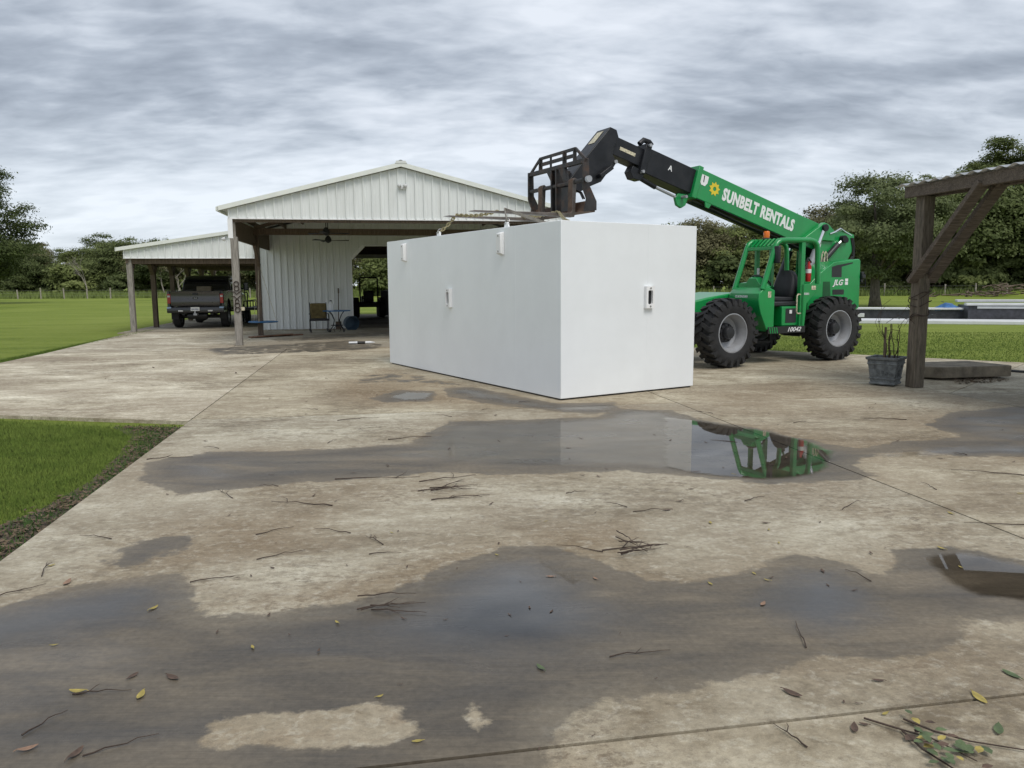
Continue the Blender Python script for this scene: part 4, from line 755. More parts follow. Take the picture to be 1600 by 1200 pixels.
# dark purlins and rafters below the roof sheet, porch area
for k in range(8):
    for s in (-1, 1):
        u = PK+s*(.25+k*.6); z = rz_(u)-.06; MB().bar((u, .05, z-.03), (u, 7.5, z-.03), .05, .12).build('purlin', BW, barn)
for v in (3.8,):
    for s in (-1, 1): MB().bar((PK, v, ZP-.24), (PK+s*4.4, v, ZP-.24-4.4*RS), .09, .2, (0, 1, 0)).build('rafter', BW, barn)
MB().bx((EL+.03, .04, 3.24), (ER-.03, .10, 3.335)).build('front_beam', BW, barn, bev=.004)
MB().bx((EL+.03, 3.72, 3.14), (ER-.03, 3.80, 3.34)).build('tie_beam', BW, barn, bev=.004)
MB().prism([(4.2, 3.335), (4.35, 3.335), (4.35, 3.14), (4.2, 3.14)], 3.66, 3.71).build('splice_plate', BW, barn)
# left and right porch headers and posts
for u, s in ((EL+.02, 1), (ER-.02, -1)):
    MB().bx((u, .04, 2.83), (u+.05*s, 7.5, 3.36)).build('side_beam', BW, barn)
    MB().bx((u-.02*s, .0, 2.82), (u-.002*s, 7.5, 3.52)).build('side_siding', SD, barn, smooth=0)
    MB().bx((u-.03*s, -.034, 2.82), (u+.09*s, .0, 3.315)).build('corner_trim', M['white_trim'], barn)
    for v, m_, w_ in ((0.0, GW, .175), (4.25, BW, .15)):
        uu = u+.10*s if v == 0 else u+.06*s
        MB().bx((uu-w_/2, v-w_/2+.06, 0), (uu+w_/2, v+w_/2+.06, 2.86 if v == 0 else 3.2)).build('post', m_, barn, bev=.006)
    MB().bx((u+.05*s, .06, 2.86), (u+.14*s, .12, 3.3)).build('post_extension', GW, barn)
MB().bar((EL+.13, 4.3, 2.2), (EL+.13, 3.4, 2.84), .08, .12).build('knee_brace', BW, barn)
# wall at the back of the porch with the clipped drive-through opening
OL, OR, OT, OC = 2.79, 6.2, 3.0, .46
def open_z(u):
    if u <= OL+1e-6 or u >= OR-1e-6: return 0
    return OT - max(0, OC-(u-OL), OC-(OR-u))
panels(barn, -.43, OL, 7.5, lambda u: 0.0, lambda u: rz_(max(u, EL))-.01)
panels(barn, OL, OL+OC, 7.5, lambda u: OT-max(0, OC-(u-OL)), lambda u: rz_(u)-.01)
panels(barn, OL+OC, OR-OC, 7.5, lambda u: OT, lambda u: rz_(u)-.01)
panels(barn, OR-OC, OR, 7.5, lambda u: OT-max(0, OC-(OR-u)), lambda u: rz_(u)-.01)
panels(barn, OR, ER, 7.5, lambda u: 0.0, lambda u: rz_(u)-.01)
tr_ = M['white_trim']
MB().bx((OL-.02, 7.44, 0), (OL+.02, 7.56, OT-OC)).bar((OL, 7.5, OT-OC), (OL+OC, 7.5, OT), .12, .04, (0, 1, 0)).bx((OL+OC, 7.44, OT-.02), (OR-OC, 7.56, OT+.02)).build('opening_trim', tr_, barn)
# closed rooms either side of the drive-through, rear wall, ceiling
dk = M['brown_wood']
MB().bx((.56, 7.56, 0), (.60, 21.4, 3.4)).build('inner_wall', dk, barn); MB().bx((OR+.02, 7.56, 0), (OR+.06, 21.4, 3.4)).build('inner_wall', dk, barn)
MB().bx((-.43, 7.52, .0), (-.39, 21.4, 3.5)).build('outer_wall', SD, barn, smooth=0); MB().bx((ER-.02, 7.52, 0), (ER+.02, 21.4, 3.5)).build('outer_wall', SD, barn, smooth=0)
MB().bx((-.43, 21.36, 0), (.6, 21.4, 3.6)).bx((OR, 21.36, 0), (ER, 21.4, 3.6)).bx((.6, 21.36, 3.0), (OR, 21.4, 3.6)).build('rear_wall', SD, barn, smooth=0)
MB().bx((-.38, 7.56, 3.34), (ER-.04, 21.3, 3.40)).build('ceiling', dk, barn)
for v in (9.5, 12.5, 15.5, 18.5): MB().bx((.6, v, 3.10), (OR, v+.09, 3.33)).build('ceiling_joist', dk, barn)
# flood light and security light
fl = MB().bx((PK+.02-.09, -.07, 4.14), (PK+.02+.09, -.03, 4.20)).build('flood_light', M['light_clear'], barn, bev=.006)
for s in (-1, 1): MB().lathe([(.02, 0), (.05, .05), (.055, .10)], 14, 'y', (PK+.02+s*.075, -.17, 4.22)).build('lamp_head', M['light_clear'], fl)
MB().lathe([(.02, 0), (.045, .05), (.05, .09)], 14, 'x', (EL-.18, -.04, 2.80)).build('security_light', M['light_clear'], barn)
MB().bx((.10, -.035, .93), (.185, .03, 1.02)).build('switch_box', M['decal_pale'], barn, bev=.006)
# lean-to
LU0, LV = -4.92, 7.40
def lz(u): return 2.85 + (u-LU0)*.157
panels(barn, LU0, -.44, LV, lambda u: 2.56, lambda u: lz(u))
MB().bx((LU0-.005, LV-.035, 2.535), (-.44, LV+.012, 2.562)).build('gable_drip_trim', M['white_trim'], barn)
lr = MB(); a0, a1 = LU0-.2, -.40
def lzz(u): return lz(u)+.06
lr.add([(a0, LV-.1, lzz(a0)), (a1, LV-.1, lzz(a1)), (a1, 21.5, lzz(a1)), (a0, 21.5, lzz(a0)), (a0, LV-.1, lzz(a0)-.04), (a1, LV-.1, lzz(a1)-.04), (a1, 21.5, lzz(a1)-.04), (a0, 21.5, lzz(a0)-.04)], [(0, 1, 2, 3), (7, 6, 5, 4), (0, 4, 5, 1), (0, 3, 7, 4)])
lroof = lr.build('lean_to_roof', M['roof_metal'], barn, smooth=0)
MB().add([(a0, LV-.13, lzz(a0)+.03), (a1, LV-.13, lzz(a1)+.03), (a1, LV-.13, lzz(a1)-.09), (a0, LV-.13, lzz(a0)-.09), (a0, LV-.08, lzz(a0)+.03), (a1, LV-.08, lzz(a1)+.03), (a1, LV-.08, lzz(a1)-.09), (a0, LV-.08, lzz(a0)-.09)], [(3, 2, 1, 0), (4, 5, 6, 7), (0, 1, 5, 4), (2, 3, 7, 6), (0, 4, 7, 3)]).build('rake_trim', M['trim_cream'], lroof, smooth=0)
MB().bx((a0-.02, LV-.13, lzz(a0)-.10), (a0+.02, 21.5, lzz(a0)+.03)).build('eave_trim', M['trim_cream'], lroof)
MB().bx((LU0+.05, LV+.03, 2.38), (LU0+.13, 21.4, 2.62)).build('eave_beam', BW, barn)
for k in range(6):
    v = 7.55+2.85*k; u = LU0+.14
    MB().bx((u-.085, v-.085, 0), (u+.085, v+.085, 2.55)).build('post', GW if k == 0 else BW, barn, bev=.006)
    for s in ((1,) if k == 0 else (-1, 1)): MB().bar((u, v, 1.98), (u, v+s*.50, 2.46), .07, .14, (1, 0, 0)).build('knee_brace', BW, barn)
    MB().bar((LU0+.1, v, 2.68), (-.45, v, 3.36), .06, .2, (0, 1, 0)).build('rafter', BW, barn)
    MB().bx((LU0+.2, v-.04, 2.36), (-.45, v+.04, 2.54)).build('tie_beam', BW, barn)
MB().bx((LU0+.06, 10.36, .95), (LU0+.10, 10.45, 1.06)).build('outlet_box', M['decal_pale'], barn)
# wrought iron ornament on the front post
orn = empty('iron_ornament', (-7.275+.02, 20.512-.045, 0), TH)
tag(orn, 'rusty iron ornament of stacked rings and horseshoes on the front porch post', 'ornament')
def arc(cx_, cz, r_, a0_, a1_, n=18): return [(cx_+r_*math.cos(R(a0_+(a1_-a0_)*i/n)), 0, cz+r_*math.sin(R(a0_+(a1_-a0_)*i/n))) for i in range(n+1)]
for z, r_ in ((1.635, .062), (1.515, .062), (1.075, .062), (.955, .062)): MB().tube(arc(0, z, r_, 0, 360), .011, 6, False).build('ring', M['iron'], orn)
MB().tube([(-.25, 0, 1.40), (-.19, 0, 1.455), (-.12, 0, 1.43), (-.06, 0, 1.42), (0, 0, 1.36), (.06, 0, 1.42), (.12, 0, 1.45), (.19, 0, 1.44)], .011, 6).build('horseshoe', M['iron'], orn)
MB().tube([(-.14, 0, 1.30), (-.07, 0, 1.31), (0, 0, 1.24), (.07, 0, 1.31), (.16, 0, 1.32)], .011, 6).build('horseshoe', M['iron'], orn)
MB().tube([(0, 0, 1.25), (-.05, 0, 1.19), (-.045, 0, 1.13), (0, 0, 1.12), (.045, 0, 1.13), (.05, 0, 1.19), (0, 0, 1.25)], .011, 6).build('loop', M['iron'], orn)
# ------------------------------------------------------------------ ceiling fans
def bloc(u, v, z=0): return (-7.275+u*CU-v*SU, 20.512+u*SU+v*CU, z)
def fan(u, v, z, rot, label):
    f = empty('ceiling_fan', bloc(u, v, z), TH+rot); tag(f, label, 'ceiling fan', 'ceiling fans under the porch roof'); bm_ = M['black_plastic']
    MB().lathe([(.03, .16), (.07, .12), (.11, .05), (.11, -.02), (.06, -.06), (.02, -.08)], 18, 'z').build('motor', bm_, f)
    zz_ = rz_(u)-.14-z; MB().cyl((0, 0, .15), (0, 0, zz_), .013, 8).build('downrod', bm_, f); MB().lathe([(.06, zz_), (.03, zz_-.07)], 14, 'z').build('canopy', bm_, f)
    for k in range(3):
        a = 2*math.pi*k/3; d_ = Vector((math.cos(a), math.sin(a), 0)); p_ = Vector((-d_.y, d_.x, 0)); m_ = MB()
        m_.add([d_*.10-p_*.03, d_*.10+p_*.03, d_*.68+p_*.065+Vector((0, 0, .02)), d_*.70-p_*.05-Vector((0, 0, .01))] + [q-Vector((0, 0, .012)) for q in (d_*.10-p_*.03, d_*.10+p_*.03, d_*.68+p_*.065+Vector((0, 0, .02)), d_*.70-p_*.05-Vector((0, 0, .01)))], [(0, 1, 2, 3), (7, 6, 5, 4), (0, 4, 5, 1), (1, 5, 6, 2), (2, 6, 7, 3), (3, 7, 4, 0)])
        m_.build('blade', bm_, f, smooth=0)
fan(2.25, 2.0, 3.10, R(20), 'dark three bladed ceiling fan nearer the front of the porch'); fan(2.12, 5.3, 3.06, R(-10), 'dark three bladed ceiling fan nearer the porch back wall')
# ------------------------------------------------------------------ pickup truck (local x right, y forward)
truck = empty('pickup_truck', bloc(-2.97, 8.85), TH+R(1)); tag(truck, 'grey and black pickup truck parked tail out under the lean-to', 'pickup truck')
TG, TD = M['truck_grey'], M['truck_dark']
def hull(secs): return MB().loft(secs)
# bed sides: outline with a wheel arch
def arch(y0, y1, zt, zb, cy, r_, n=10): return [(y0, zb), (cy-r_, zb)] + [(cy-r_*math.cos(math.pi*i/n), zb+.02+r_*.95*math.sin(math.pi*i/n)) for i in range(n+1)] + [(cy+r_, zb), (y1, zb), (y1, zt), (y0, zt)]
for s in (-1, 1):
    MB().prism(arch(.10, 2.25, 1.40, .60, 1.18, .50), s*.90, s*1.0, 'x').build('bed_side', TG if s < 0 else TD, truck, bev=.03)
    tl = MB().bx((s*.865, .055, .94), (s*.985, .16, 1.29)).build('tail_light', M['light_red'], truck, bev=.015)
    MB().bx((s*.885, .045, 1.17), (s*.97, .056, 1.235)).build('reverse_lens', M['light_clear'], tl, bev=.005)
MB().bx((-.9, .2, .72), (.9, 2.25, .80)).build('bed_floor', TD, truck)
tg = MB().prism([(.07, .84), (.05, .90), (.045, 1.05), (.06, 1.10), (.06, 1.30), (.04, 1.385), (.10, 1.40), (.15, 1.38), (.15, .84)], -.865, .865, 'x').build('tailgate', TG, truck, bev=.008)
MB().bx((-.10, .038, 1.245), (.10, .062, 1.325)).build('handle', M['black_plastic'], tg, bev=.012)
em = MB().lathe([(.0001, -.012), (.075, -.012), (.085, 0)], 28, 'y', closed=False).build('badge', M['truck_dark'], tg, loc=(0, .058, 1.135)); em.scale = (1.15, 1, .48)
t_ = text('Ford', .055, M['light_clear'], tg, bold=.01, shear=.3); frame(t_, (1, 0, 0), (0, 0, 1), (0, .043, 1.135))
t_ = text('SUPER DUTY', .075, M['truck_dark'], tg, bold=.01, xs=1.5); frame(t_, (1, 0, 0), (0, 0, 1), (.02, .055, .925))
bmp = MB().loft([[(x, .12, .585), (x, -.06+abs(x)*.05, .60), (x, -.07+abs(x)*.05, .66), (x, -.05+abs(x)*.05, .80), (x, .12, .80)] for x in (-1.0, -.8, -.42, -.36, .36, .42, .8, 1.0)]).build('bumper', TD, truck, bev=.012)
for s in (-1, 1):
    MB().bx((s*.85, -.035, .755), (s*.995, .1, .815)).build('step_pad', mat('pad_blue', (.30, .42, .58), .4), bmp, bev=.01)
    MB().bx((s*.52-.085, -.05, .645), (s*.52+.085, -.035, .69)).build('reflector', M['light_clear'], bmp, bev=.004)
pt = MB().bx((-.155, -.085, .665), (.155, -.073, .80)).build('licence_plate', M['plate'], truck, bev=.004)
for k, x in enumerate((-.115, -.075, -.035, .02, .06, .10)): MB().bx((x-.013, -.088, .695), (x+.013, -.0855, .755)).build('character', mat('plate_ink', (.12, .13, .2), .5) if k == 0 else bpy.data.materials['plate_ink'], pt, smooth=0)
MB().bx((-.06, -.14, .50), (.06, .3, .57)).cyl((0, -.12, .55), (0, -.12, .66), .03, 12).build('tow_hitch', M['rim_grey'], truck, bev=.006)
# cab: tapering greenhouse and lower body
def sec(y, hw, z0, z1, tw_): return [(-hw, y, z0), (hw, y, z0), (hw, y, z1-.06), (tw_, y, z1), (-tw_, y, z1), (-hw, y, z1-.06)]
MB().loft([[(-1.0, y, .55), (1.0, y, .55), (1.0, y, 1.25), (.95, y, 1.42), (-.95, y, 1.42), (-1.0, y, 1.25)] for y in (2.28, 4.75)] ).build('cab_body', TG, truck, bev=.03)
MB().loft([[(-.92, 2.30, 1.41), (.92, 2.30, 1.41), (.92, 5.0, 1.41), (-.92, 5.0, 1.41)], [(-.87, 2.38, 1.70), (.87, 2.38, 1.70), (.87, 4.7, 1.70), (-.87, 4.7, 1.70)], [(-.80, 2.50, 1.92), (.80, 2.50, 1.92), (.80, 4.35, 1.92), (-.80, 4.35, 1.92)], [(-.68, 2.65, 1.985), (.68, 2.65, 1.985), (.68, 4.2, 1.985), (-.68, 4.2, 1.985)], [(-.3, 2.8, 2.0), (.3, 2.8, 2.0), (.3, 4.0, 2.0), (-.3, 4.0, 2.0)]]).build('cab_roof', TD, truck, bev=.02, smooth=60)
MB().add([(-.80, 2.305, 1.47), (.80, 2.305, 1.47), (.70, 2.455, 1.88), (-.70, 2.455, 1.88)], [(0, 1, 2, 3)]).build('rear_window', M['glass_dark'], truck, smooth=0)
for s in (-1, 1): MB().add([(s*.925, 2.6, 1.45), (s*.925, 4.75, 1.45), (s*.835, 4.3, 1.84), (s*.845, 2.65, 1.84)], [(0, 1, 2, 3)]).build('side_window', M['glass_dark'], truck, smooth=0)
MB().loft([[(-.98, y, .55), (.98, y, .55), (.98, y, z), (.85, y, z+.1), (-.85, y, z+.1), (-.98, y, z)] for y, z in ((4.75, 1.25), (5.4, 1.22), (6.0, 1.12), (6.2, .95))]).build('hood', TG, truck, bev=.03)
for s in (-1, 1):
    mi = MB().bx((s*1.12, 4.35, 1.38), (s*1.32, 4.43, 1.72)).build('mirror', TD, truck, bev=.03); MB().bar((s*.95, 4.45, 1.45), (s*1.15, 4.4, 1.45), .04, .05).build('arm', TD, mi)
    for y in (1.18, 5.1):
        rim = MB().lathe([(.235, -.10*s), (.235, .11*s), (.22, .115*s), (.20, .05*s), (.08, .02*s), (.06, .05*s), (.0001, .05*s)], 24, 'x', closed=False).build('wheel', M['rim_grey'], truck, loc=(s*.86, y, .405))
        MB().lathe([(.23, -.11), (.26, -.135), (.36, -.14), (.395, -.11), (.405, 0), (.395, .11), (.36, .14), (.26, .135), (.23, .11)], 36, 'x', closed=False).build('tyre', M['rubber'], rim, smooth=40)
    MB().bx((s*.74, .58, .34), (s*.985, .60, .66)).build('mud_flap', M['rubber'], truck)
MB().cyl((-.8, 1.18, .42), (.8, 1.18, .42), .07, 12).lathe([(.02, -.2), (.16, -.12), (.17, 0), (.16, .12), (.02, .2)], 18, 'y', (.05, 1.18, .42)).build('rear_axle', M['black_plastic'], truck)
MB().cyl((-.35, .35, .48), (.35, .35, .48), .13, 18).bx((-.7, .3, .56), (.7, 5.2, .66)).bx((-.55, .3, .5), (-.45, 5, .66)).bx((.45, .3, .5), (.55, 5, .66)).build('underframe', M['black_plastic'], truck)
bxx = MB().bx((-.32, 2.02, 1.30), (.22, 2.22, 1.56)).build('cardboard_box', mat('cardboard', (.30, .25, .18), .8, var=.15), None, bev=.01); bxx.matrix_world = Matrix.Translation(bloc(-2.97, 8.85)) @ Matrix.Rotation(TH+R(1), 4, 'Z'); tag(bxx, 'pale carton standing in the truck bed against the cab window', 'box')
# ------------------------------------------------------------------ utility trailer beside the truck
trl = empty('utility_trailer', bloc(-1.18, 11.6), TH); tag(trl, 'black utility trailer with open rails between the truck and the barn wall', 'trailer'); BKp = M['black_steel']
MB().bx((-.52, 0, .58), (.52, 3.2, .68)).build('deck', BKp, trl); MB().bar((-.5, 0, .95), (.5, 0, .95), .04, .04).build('rail', BKp, trl)
for x in (-.5, .5):
    MB().bar((x, 0, .95), (x, 3.2, .95), .04, .04).build('rail', BKp, trl)
    for y in (0, .8, 1.6, 2.4, 3.2): MB().bar((x, y, .68), (x, y, .95), .04, .04).build('upright', BKp, trl)
MB().bar((-.35, 0, .7), (-.35, 0, 1.3), .04, .04).bar((-.35, 0, 1.3), (-.5, 0, 1.3), .04, .04).bar((-.45, .02, 1.0), (-.45, .02, 1.62), .03, .03).build('gate', BKp, trl)
for x in (-.62, .62):
    MB().lathe([(.10, -.08), (.27, -.09), (.30, -.05), (.30, .05), (.27, .09), (.10, .08)], 24, 'x', (x, 1.6, .30)).build('wheel', M['rubber'], trl); MB().prism([(1.2, .58), (1.25, .68), (1.95, .68), (2.0, .58)], x-.1, x+.1, 'x').build('fender', BKp, trl)
MB().bx((.1, .02, .30), (.5, .12, .95)).build('toolbox', M['black_plastic'], trl, bev=.01)
# ------------------------------------------------------------------ porch furniture
sg = empty('disc_swing', bloc(.05, 4.3, .43), TH); tag(sg, 'flat blue disc swing hanging on ropes beside the porch post', 'swing')
MB().lathe([(.0001, -.02), (.44, -.02), (.47, 0), (.44, .02), (.0001, .02)], 36, 'z', closed=False).build('seat', M['blue_paint'], sg)
for a in (20, 140, 260): MB().tube([(.42*math.cos(R(a)), .42*math.sin(R(a)), .02), (-.07, 0, 1.9), (-.12, .02, 2.75)], .007, 5).build('rope', M['decal_pale'], sg)
pk_ = MB().bar((0, 0, .02), (1.45, .95, .02), .22, .035).bar((.15, -.12, .035), (1.2, .62, .06), .14, .03).build('plank_stack', mat('plank', (.16, .085, .05), .8, var=.3, vs=8), None, bev=.004); pk_.location = bloc(-.2, 3.1); pk_.rotation_euler.z = TH; tag(pk_, 'reddish brown boards lying on the porch floor beside the swing', 'boards')
ch = empty('patio_rocker', bloc(1.72, 5.3), TH+R(8)); tag(ch, 'black iron patio rocker with olive back cushion against the siding', 'chair'); IR = M['black_steel']
MB().bx((-.26, .16, .44), (.26, .26, .98)).build('back_cushion', M['cushion_olive'], ch, bev=.04); MB().bx((-.30, -.30, .40), (.30, .2, .47)).build('seat', M['seat_black'], ch, bev=.03)
for s in (-1, 1):
    MB().tube([(s*.30, -.32, .40), (s*.30, -.30, .60), (s*.31, -.1, .63), (s*.30, .22, .62)], .018, 6).build('arm', IR, ch)
    MB().tube([(s*.29, -.50, .10), (s*.29, -.3, .035), (s*.29, 0, .02), (s*.29, .3, .035), (s*.29, .5, .10)], .015, 6).build('rocker', IR, ch)
    for y in (-.28, .18): MB().cyl((s*.29, y, .03), (s*.29, y, .42), .012, 6).build('leg', IR, ch)
    MB().tube([(s*.27, .2, .42), (s*.27, .27, 1.0)], .015, 6).build('back_post', IR, ch)
tb_ = empty('patio_table', bloc(2.30, 5.55), TH); tag(tb_, 'iron patio table with a thin blue top beside the rocker', 'table')
MB().lathe([(.0001, .70), (.46, .70), (.47, .715), (.46, .73), (.0001, .73)], 32, 'z', closed=False).build('table_top', M['blue_paint'], tb_)
for a in (45, 135, 225, 315):
    c, s = math.cos(R(a)), math.sin(R(a)); MB().tube([(.35*c, .35*s, .70), (.22*c, .22*s, .58), (.12*c, .12*s, .40), (.18*c, .18*s, .2), (.32*c, .32*s, .06), (.36*c, .36*s, .0), (.28*c, .28*s, .03)], .013, 6).build('leg', IR, tb_)
MB().tube(arc(0, .08, .11, 0, 360), .01, 6, False).build('scroll', IR, tb_); MB().tube([(.2*math.cos(R(a)), .2*math.sin(R(a)), .22) for a in range(0, 361, 20)], .01, 6, False).build('ring_brace', IR, tb_)
bt = empty('white_bottle', bloc(2.12, 5.45, .731), TH); tag(bt, 'white jug with black cap standing on the patio table', 'bottle')
MB().lathe([(.0001, 0), (.085, 0), (.09, .02), (.09, .20), (.06, .27), (.03, .29), (.03, .31)], 20, 'z', closed=False).build('jug', M['bottle_white'], bt); MB().lathe([(.038, .305), (.038, .34), (.0001, .345)], 14, 'z', closed=False).build('cap', M['black_plastic'], bt)
shv = MB().cyl((0, 0, 0), (.02, .28, 1.30), .016, 8).box((.02, .30, 1.38), (.05, .03, .18)).bx((-.1, -.05, 0), (.1, -.02, .28)); o = shv.build('shovel', M['brown_wood'], None); o.location = bloc(2.28, 7.08); o.rotation_euler.z = TH; tag(o, 'long handled shovel leaning on the siding behind the table', 'shovel')
tub = MB().lathe([(.22, 0), (.27, .25), (.28, .26), (.26, .26), (.21, .02), (.0001, .02)], 28, 'z', closed=False).build('plastic_tub', mat('tub_blue', (.05, .085, .12), .5), None); tub.location = bloc(2.66, 6.6, .27); tub.rotation_euler = (R(100), 0, TH+R(30)); tag(tub, 'blue plastic tub tipped over under the patio table', 'tub')
ct = MB().cyl((0, 0, .035), (.16, 0, .035), .034, 16).cyl((.26, 0, .035), (.40, 0, .035), .032, 16).cyl((.40, 0, .035), (.52, 0, .035), .03, 14, .006); ct.cyl((-.18, 0, .035), (0, 0, .035), .030, 14)
cto = ct.build('caulk_tube', M['bottle_white'], None); cto.location = bloc(3.05, -.2); cto.rotation_euler.z = TH; tag(cto, 'white and black caulk tube lying on the barn floor edge', 'tube'); MB().cyl((.05, 0, .035), (.25, 0, .035), .0355, 16).build('label_band', M['decal_black'], cto)
# ------------------------------------------------------------------ machines in the drive-through
tc_ = empty('compact_tractor', bloc(3.28, 17.0), TH+R(6)); tag(tc_, 'dark compact tractor with roll bar silhouetted in the drive-through opening', 'tractor'); DKM = mat('tractor_dark', (.03, .028, .026), .6, var=.2)
MB().loft([[(-.28, y, .55), (.28, y, .55), (.26, y, z), (-.26, y, z)] for y, z in ((.4, 1.05), (1.2, 1.0), (1.4, .9))]).build('hood', DKM, tc_, bev=.03)
MB().bx((-.55, -.35, .5), (.55, .5, .75)).build('body', DKM, tc_, bev=.03); MB().bx((-.25, -.2, .75), (.25, .25, .88)).bx((-.24, -.28, .85), (.24, -.16, 1.30)).build('seat', M['seat_black'], tc_, bev=.03)
MB().tube([(-.42, -.35, .6), (-.42, -.35, 1.88), (-.38, -.35, 1.93), (.38, -.35, 1.93), (.42, -.35, 1.88), (.42, -.35, .6)], .035, 8).build('roll_bar', DKM, tc_); MB().tube([(.19*math.cos(a), .55+.05*math.sin(a), 1.15+.19*math.sin(a)) for a in [2*math.pi*k/20 for k in range(21)]], .014, 6, False).build('steering_wheel', DKM, tc_)
for s in (-1, 1):
    for y, r_, w_ in ((-.2, .45, .15), (1.1, .28, .1)): MB().lathe([(r_*.5, -w_), (r_*.9, -w_), (r_, -w_*.6), (r_, w_*.6), (r_*.9, w_), (r_*.5, w_)], 28, 'x', (s*.62, y, r_)).build('wheel', M['rubber'], tc_)
    MB().prism([(-.75, .75), (-.65, .98), (.2, .98), (.35, .75)], s*.5, s*.75, 'x').build('fender', DKM, tc_)
cab = empty('steel_cabinet', bloc(4.12, 17.3), TH); tag(cab, 'tall black cabinet standing beside the tractor in the drive-through', 'cabinet')
MB().bx((-.24, -.25, .08), (.24, .25, 1.30)).build('case', M['black_plastic'], cab, bev=.015); MB().bx((-.21, -.262, .12), (.21, -.251, 1.26)).build('door', M['black_steel'], cab, bev=.006)
for x in (-.2, .2):
    for y in (-.2, .2): MB().cyl((x, y, 0), (x, y, .08), .025, 8).build('foot', M['black_plastic'], cab)
# ------------------------------------------------------------------ trees
def leaf_mesh(name, pts, nrm, size, m):
    n = len(pts); r1 = np.random.randn(n, 3); nr = nrm + .55*np.random.randn(n, 3); nr /= np.linalg.norm(nr, axis=1)[:, None]
    x = np.cross(nr, r1); x /= np.linalg.norm(x, axis=1)[:, None]; y = np.cross(nr, x); s = (size*(.5+np.random.rand(n)))[:, None]
    v = np.zeros((n, 4, 3)); v[:, 0] = pts-x*s; v[:, 1] = pts-y*s*.55+nr*s*.12; v[:, 2] = pts+x*s; v[:, 3] = pts+y*s*.55+nr*s*.12
    me = bpy.data.meshes.new(name); me.vertices.add(4*n); me.vertices.foreach_set('co', v.ravel()); me.loops.add(4*n); me.loops.foreach_set('vertex_index', np.arange(4*n))
    me.polygons.add(n); me.polygons.foreach_set('loop_start', np.arange(n)*4); me.polygons.foreach_set('loop_total', np.full(n, 4)); me.update(); me.validate(); me.materials.append(M[m]); return me
def crown_pts(n, h, wd, base, blobs, br, seed, flat=1.0, droop=0):
    rs = np.random.RandomState(seed); C = []
    while len(C) < blobs:
        p = rs.uniform(-1, 1, 3); q = p[0]**2+p[1]**2+p[2]**2
        if .12 < q < 1.0: C.append(p)
    C = np.array(C); cz = (h+base)/2; C = C*np.array([wd/2*.78, wd/2*.78, (h-base)/2*.85]); C[:, 2] += cz
    t = (C[:, 2]-base)/(h-base); k = np.where(t < .25, .55+1.8*t, 1.0)[:, None]; C[:, :2] *= k
    rad = br*rs.uniform(.6, 1.35, blobs); w_ = rad**2; idx = rs.choice(blobs, n, p=w_/w_.sum())
    d = rs.randn(n, 3); d /= np.linalg.norm(d, axis=1)[:, None]; d[:, 2] = np.where(d[:, 2] < -.3, -d[:, 2]*.6, d[:, 2]); rr = rad[idx]*(rs.rand(n)**.35)*(1+.16*rs.randn(n))
    p = C[idx]+d*rr[:, None]*np.array([1, 1, .72*flat]); ctr = np.array([0, 0, cz*.9]); o = p-ctr; o /= np.linalg.norm(o, axis=1)[:, None]; nr = d*.7+o*.5; nr[:, 2] += .35
    return p, nr, C
def trunk_mesh(h, r, C, base, seed, nl=9, bend=.15):
    rs = random.Random(seed); m_ = MB(); pts = []; top = base+(h-base)*.55
    for i in range(7): t = i/6; pts.append(Vector((bend*math.sin(t*2.5+seed)*r*6*t, bend*math.cos(t*2+seed)*r*5*t, -.15+t*top)))
    m_.tube(pts, [r*1.5, r*1.05, r*.9, r*.8, r*.65, r*.45, r*.25], 10)
    for c in rs.sample(list(C), min(nl, len(C))):
        c = Vector(c); k = rs.uniform(.35, .8); a = pts[int(k*6)]; mid = a.lerp(c, .5)+Vector((0, 0, .12*(c-a).length)); m_.tube([a, mid, c], [r*.42, r*.25, r*.08], 6)
    return m_.mesh('trunk')
def make_tree(name, h, wd, base, n, ls, m, blobs, br, seed, r, label, group=None, cat='tree', nl=9, flat=1.0):
    p, nr, C = crown_pts(n, h, wd, base, blobs, br, seed, flat); t = empty(name, (0, 0, 0)); tag(t, label, cat, group)
    o = bpy.data.objects.new('crown', leaf_mesh('crown', p, nr, ls, m)); COL.objects.link(o); o.parent = t
    me = trunk_mesh(h, r, C, base, seed, nl); me.materials.append(M['bark']); me.shade_smooth(); k = bpy.data.objects.new('trunk', me); COL.objects.link(k); k.parent = t; return t
def put(t, x, y, s=1, sz=1, rot=0): t.location = (x, y, -.05); t.scale = (s, s, s*sz); t.rotation_euler.z = rot
# single trees one can point at
oak = make_tree('oak_tree', 8.6, 10.4, 1.3, 60000, .08, 'leaf_oak', 80, 1.1, 11, .30, 'broad rounded oak standing alone in the lawn behind the telehandler'); put(oak, 23.8, 50.6)
big = make_tree('oak_tree', 13.2, 11, 1.0, 75000, .095, 'leaf_dark', 90, 1.5, 12, .35, 'tall dark tree at the far left edge of the field'); put(big, -50.5, 74, 1.05)
